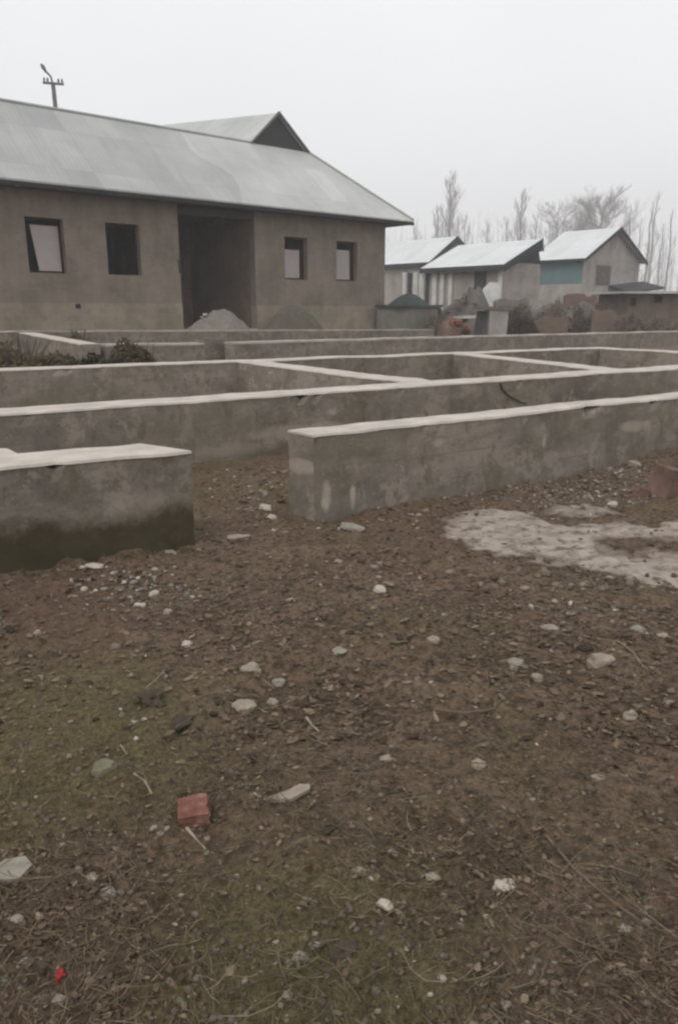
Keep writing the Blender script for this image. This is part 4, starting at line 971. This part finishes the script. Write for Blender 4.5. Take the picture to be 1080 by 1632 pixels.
# scattered stuff: leaf litter, straws, pebbles, moss grass
def in_wall(x, y):
    # keep litter out of the footings
    p = PZ(303, 717, zc)
    for (o, d, L, wd) in WBOX:
        q = Vector((x, y, 0)) - o; u = q.dot(d); v = q.dot(Vector((-d.y, d.x, 0)))
        if -.02 < u < L and -.02 < v < wd: return True
    return False
zcL0 = PZ(0, 745, zc); zcL1 = PZ(303, 717, zc); zl = (zcL1 - zcL0).normalized(); zr0 = PZ(500, 694, zc); zr = (PZ(1080, 632, zc) - zr0).normalized()
def flat(v): return Vector((v.x, v.y, 0))
WBOX = [(flat(zcL0 - zl * 3), flat(zl), (zcL1 - zcL0).length + 3.02, .46), (flat(zr0) - flat(zr) * .05, flat(zr), 7.4, .46)]
def scatter(n, seed, dens=None, ymax=7.6):
    r = np.random.RandomState(seed); out = []
    while len(out) < n:
        k_ = 4 * n; px = r.uniform(-450, 1600, k_); py = 745 + (1700 - 745) * r.uniform(0, 1, k_)
        for a, b in zip(px, py):
            p = PZ(a, b, 0)
            if p.y > ymax or in_wall(p.x, p.y): continue
            out.append((p.x, p.y, a, b))
            if len(out) >= n: break
    a = np.array(out)
    if dens is not None:
        d = dens(a[:, 0], a[:, 1], a[:, 2], a[:, 3]); a = a[r.uniform(0, 1, len(a)) < d]
    return a
def np_mesh(name, co, quads, mat, label, cat):
    me = bpy.data.meshes.new(name); n = quads.shape[1]
    me.vertices.add(len(co)); me.vertices.foreach_set('co', co.astype(np.float32).ravel()); me.loops.add(quads.size); me.loops.foreach_set('vertex_index', quads.astype(np.int32).ravel())
    me.polygons.add(len(quads)); me.polygons.foreach_set('loop_start', np.arange(0, quads.size, n, dtype=np.int32)); me.update(calc_edges=True); me.materials.append(mat)
    o = bpy.data.objects.new(name, me); C.objects.link(o); return tag(o, label, cat, kind='stuff')
def varmat(name, stops, rough=.85, scale=9, spec=.25):
    """per-island colour"""
    t = NT(name); g = t.n('ShaderNodeNewGeometry'); col = t.ramp(g.outputs['Random Per Island'], stops); col = t.mix(.5, col, t.ramp(t.noise(60, 3), [(.3, .7), (.7, 1.3)]), 'MULTIPLY')
    return t.out(col, rough, spec)
def leaves(n, seed, lo, hi, mat, name, label, dens=None, lift=.004):
    a = scatter(n, seed, dens); n = len(a); r = np.random.RandomState(seed + 1)
    x, y = a[:, 0], a[:, 1]; z = ground_z(x, y) + lift + r.uniform(0, .008, n); s = r.uniform(lo, hi, n); th = r.uniform(0, 6.28, n); asp = r.uniform(.3, .7, n)
    tp = r.uniform(-.5, .5, n); tq = r.uniform(-.5, .5, n); pts = []
    for (u, v, c) in ((-1, 0, .12), (-.35, -1, 0), (.4, -.85, .05), (1, 0, .2), (.4, .85, .1), (-.35, 1, .02)):
        lx = u * s; ly = v * s * asp * r.uniform(.7, 1.2, n); X = x + lx * np.cos(th) - ly * np.sin(th); Y = y + lx * np.sin(th) + ly * np.cos(th); Z = z + lx * tp * .6 + ly * tq * .6 + c * s * r.uniform(-1, 2, n)
        pts.append(np.stack([X, Y, Z], 1))
    co = np.stack(pts, 1).reshape(-1, 3); b = np.arange(n)[:, None] * 6
    q = np.concatenate([b + np.array([0, 1, 4, 5])[None], b + np.array([1, 2, 3, 4])[None]], 0)
    return np_mesh(name, co, q, mat, label, 'litter')
def straws(n, seed, lo, hi, rad, mat, name, label, dens=None, up=.1, lift=.006):
    a = scatter(n, seed, dens); n = len(a); r = np.random.RandomState(seed + 1)
    x, y = a[:, 0], a[:, 1]; z = ground_z(x, y) + lift + r.uniform(0, .01, n); L = r.uniform(lo, hi, n); th = r.uniform(0, 6.28, n); el = r.normal(0, up, n); cur = r.uniform(-.6, .6, n)
    rings = []
    for i in range(4):
        t = i / 3 - .5; X = x + np.cos(th + cur * t) * L * t; Y = y + np.sin(th + cur * t) * L * t; Z = z + np.abs(L * t * el) + L * .05 * np.cos(t * 3)
        rr = rad * r.uniform(.6, 1.2, n) * (1 - .4 * (i / 3))
        for k_ in range(3):
            an = 2.094 * k_; rings.append(np.stack([X - np.sin(th) * rr * math.cos(an), Y + np.cos(th) * rr * math.cos(an), Z + rr * math.sin(an)], 1))
    co = np.stack(rings, 1).reshape(-1, 3); b = np.arange(n)[:, None] * 12; qs = []
    for i in range(3):
        for k_ in range(3): qs.append(b + np.array([i * 3 + k_, i * 3 + (k_ + 1) % 3, (i + 1) * 3 + (k_ + 1) % 3, (i + 1) * 3 + k_])[None])
    return np_mesh(name, co, np.concatenate(qs, 0), mat, label, 'litter')
def pebbles(n, seed, lo, hi, mat, name, label, dens=None, pw=2.5, lift=0):
    a = scatter(n, seed, dens); n = len(a); r = np.random.RandomState(seed + 1)
    g = (1 + 5 ** .5) / 2; ico = np.array([(-1, g, 0), (1, g, 0), (-1, -g, 0), (1, -g, 0), (0, -1, g), (0, 1, g), (0, -1, -g), (0, 1, -g), (g, 0, -1), (g, 0, 1), (-g, 0, -1), (-g, 0, 1)]) / 1.9
    tri = np.array([(0, 11, 5), (0, 5, 1), (0, 1, 7), (0, 7, 10), (0, 10, 11), (1, 5, 9), (5, 11, 4), (11, 10, 2), (10, 7, 6), (7, 1, 8), (3, 9, 4), (3, 4, 2), (3, 2, 6), (3, 6, 8), (3, 8, 9), (4, 9, 5), (2, 4, 11), (6, 2, 10), (8, 6, 7), (9, 8, 1)])
    s = lo + (hi - lo) * r.uniform(0, 1, n) ** pw; x, y = a[:, 0], a[:, 1]; z = ground_z(x, y) + s * .2 + lift; th = r.uniform(0, 6.28, n)
    P_ = ico[None] * (1 + r.uniform(-.38, .34, (n, 12, 1))) * s[:, None, None] * np.stack([r.uniform(.8, 1.3, n), r.uniform(.6, 1, n), r.uniform(.4, .8, n)], 1)[:, None, :]
    X = P_[:, :, 0] * np.cos(th)[:, None] - P_[:, :, 1] * np.sin(th)[:, None] + x[:, None]; Y = P_[:, :, 0] * np.sin(th)[:, None] + P_[:, :, 1] * np.cos(th)[:, None] + y[:, None]; Z = P_[:, :, 2] + z[:, None]
    co = np.stack([X, Y, Z], 2).reshape(-1, 3); q = (np.arange(n)[:, None, None] * 12 + tri[None]).reshape(-1, 3)
    return np_mesh(name, co, q, mat, label, 'gravel')
nocem = lambda x, y, a, b: 1 - .93 * (cement_mask(x, y) > .3)
mossd = lambda x, y, a, b: np.clip(spots(x, y, MOSS), 0, 1) * nocem(x, y, a, b)
browner = lambda x, y, a, b: (1 - .75 * np.clip(spots(x, y, MOSS), 0, 1)) * nocem(x, y, a, b) * (.35 + .65 * (fbm(x, y, .4, 2, 51) > .5))
litm = varmat('leaf_litter', [(0, (.04, .027, .017)), (.4, (.09, .062, .041)), (.8, (.165, .12, .08)), (1, (.23, .175, .12))])
strm = varmat('dry_straw', [(0, (.07, .05, .035)), (.6, (.13, .105, .07)), (1, (.25, .21, .14))])
pebm = varmat('pebble_mix', [(0, (.09, .072, .054)), (.7, (.16, .13, .10)), (.93, (.25, .21, .165)), (1, (.42, .37, .30))])
whm = varmat('pale_chips', [(0, (.12, .10, .085)), (.6, (.21, .185, .155)), (.85, (.32, .285, .24)), (1, (.48, .44, .38))])
grm = varmat('short_grass', [(0, (.07, .064, .03)), (.6, (.13, .115, .06)), (1, (.20, .17, .10))])
crm = varmat('shadow_dark_crumb', [(0, (.03, .022, .015)), (.5, (.07, .052, .038)), (.8, (.12, .093, .07)), (1, (.18, .145, .115))])  # soil colour darkened so the crumbs also imitate small clod shadows
pebbles(14000, 117, .005, .018, crm, 'soil_crumbs', 'soil crumbs and rotten chips, darkened like small clod shadows, over the churned mud', lambda x, y, a, b: browner(x, y, a, b) * (.12 + .6 * (fbm(x, y, .25, 3, 71) > .55)) * (y > 1.9), 3, .0)
pebbles(8750, 119, .012, .034, crm, 'soil_clods', 'dark flat clods over the churned mud of the middle ground', lambda x, y, a, b: nocem(x, y, a, b) * (y > 2.6) * (.3 + .7 * (fbm(x, y, .5, 3, 73) > .5)) * .10, 2.5, -.004)
leaves(24500, 127, .009, .026, litm, 'flat_litter', 'larger dark rotten leaves and bark flakes on the middle ground', lambda x, y, a, b: browner(x, y, a, b) * (y > 2.2) * .6)
leaves(24500, 101, .004, .013, litm, 'leaf_litter', 'dark brown rotting leaf scraps scattered over the mud', browner)
straws(26250, 131, .02, .075, .0011, varmat('brown_fibre', [(0, (.07, .046, .03)), (.6, (.16, .115, .074)), (1, (.27, .205, .135))]), 'fibre_litter', 'fine brown fibrous litter trodden into the mud', browner, .2, .003)
straws(5250, 103, .02, .09, .0011, strm, 'dry_grass_litter', 'thin dry grass stalks lying on the mud', nocem, .15)
straws(280, 105, .08, .18, .0018, strm, 'dry_stalks', 'longer pale dead stalks lying over the mud', nocem, .25, .012)
pebbles(7875, 107, .0025, .013, pebm, 'gravel', 'small grey and tan gravel trodden into the mud', nocem, 3)
def near_px(lst):
    def f(x, y, a, b):
        m = np.zeros_like(x)
        for (cx, cy, rx, ry, st) in lst: m = np.maximum(m, st * np.exp(-(((a - cx) / rx) ** 2 + ((b - cy) / ry) ** 2)))
        return m
    return f
pebbles(96250, 109, .005, .022, whm, 'pale_pebble_spill', 'pale pebbles and mortar chips by the wall foot and in the gap', near_px([(225, 935, 75, 22, .8), (900, 785, 150, 18, .9), (1010, 765, 90, 25, .9), (430, 800, 45, 40, .35), (380, 770, 50, 15, .4), (560, 835, 60, 12, .4), (900, 975, 110, 14, .3)]), 2)
pebbles(90000, 113, .006, .032, varmat('dark_rubble', [(0, (.07, .05, .036)), (.7, (.16, .122, .092)), (1, (.28, .225, .175))]), 'rubble_crumbs', 'brown broken crumbs of rubble along the near right wall foot', near_px([(930, 775, 170, 22, .8), (1020, 740, 90, 18, .8), (420, 780, 60, 40, .5), (620, 820, 90, 16, .4), (950, 935, 120, 14, .5), (700, 905, 200, 20, .15)]), 2)
# short mossy grass
def grass():
    a = scatter(70000, 121, mossd); n = len(a); r = np.random.RandomState(3); x, y = a[:, 0], a[:, 1]; z = ground_z(x, y); h = r.uniform(.006, .022, n); th = r.uniform(0, 6.28, n); w = .0011; ln = r.uniform(0, .9, n) * h; be = r.uniform(0, 6.28, n)
    p0 = np.stack([x - np.cos(th) * w, y - np.sin(th) * w, z - .002], 1); p1 = np.stack([x + np.cos(th) * w, y + np.sin(th) * w, z - .002], 1); p2 = np.stack([x + np.cos(be) * ln, y + np.sin(be) * ln, z + h], 1)
    co = np.stack([p0, p1, p2], 1).reshape(-1, 3); q = np.arange(n)[:, None] * 3 + np.arange(3)[None]
    np_mesh('moss_grass', co, q, grm, 'short olive moss and grass growing on the trodden mud', 'grass')
grass()

# ------------------------------------------------------------------ haze
hz = NT('mist'); hz.t.nodes.remove(hz.b); vo = hz.n('ShaderNodeVolumePrincipled'); vo.inputs['Color'].default_value = (.93, .94, .96, 1); vo.inputs['Density'].default_value = .0022
hz.l(vo.outputs[0], hz.t.nodes['Material Output'].inputs['Volume'])
m = MB(); m.box((-320, -60, -1.5), (320, 330, 42)); tag(m.build('haze', hz.m), 'thin pale winter mist between the trees', 'haze', kind='stuff')
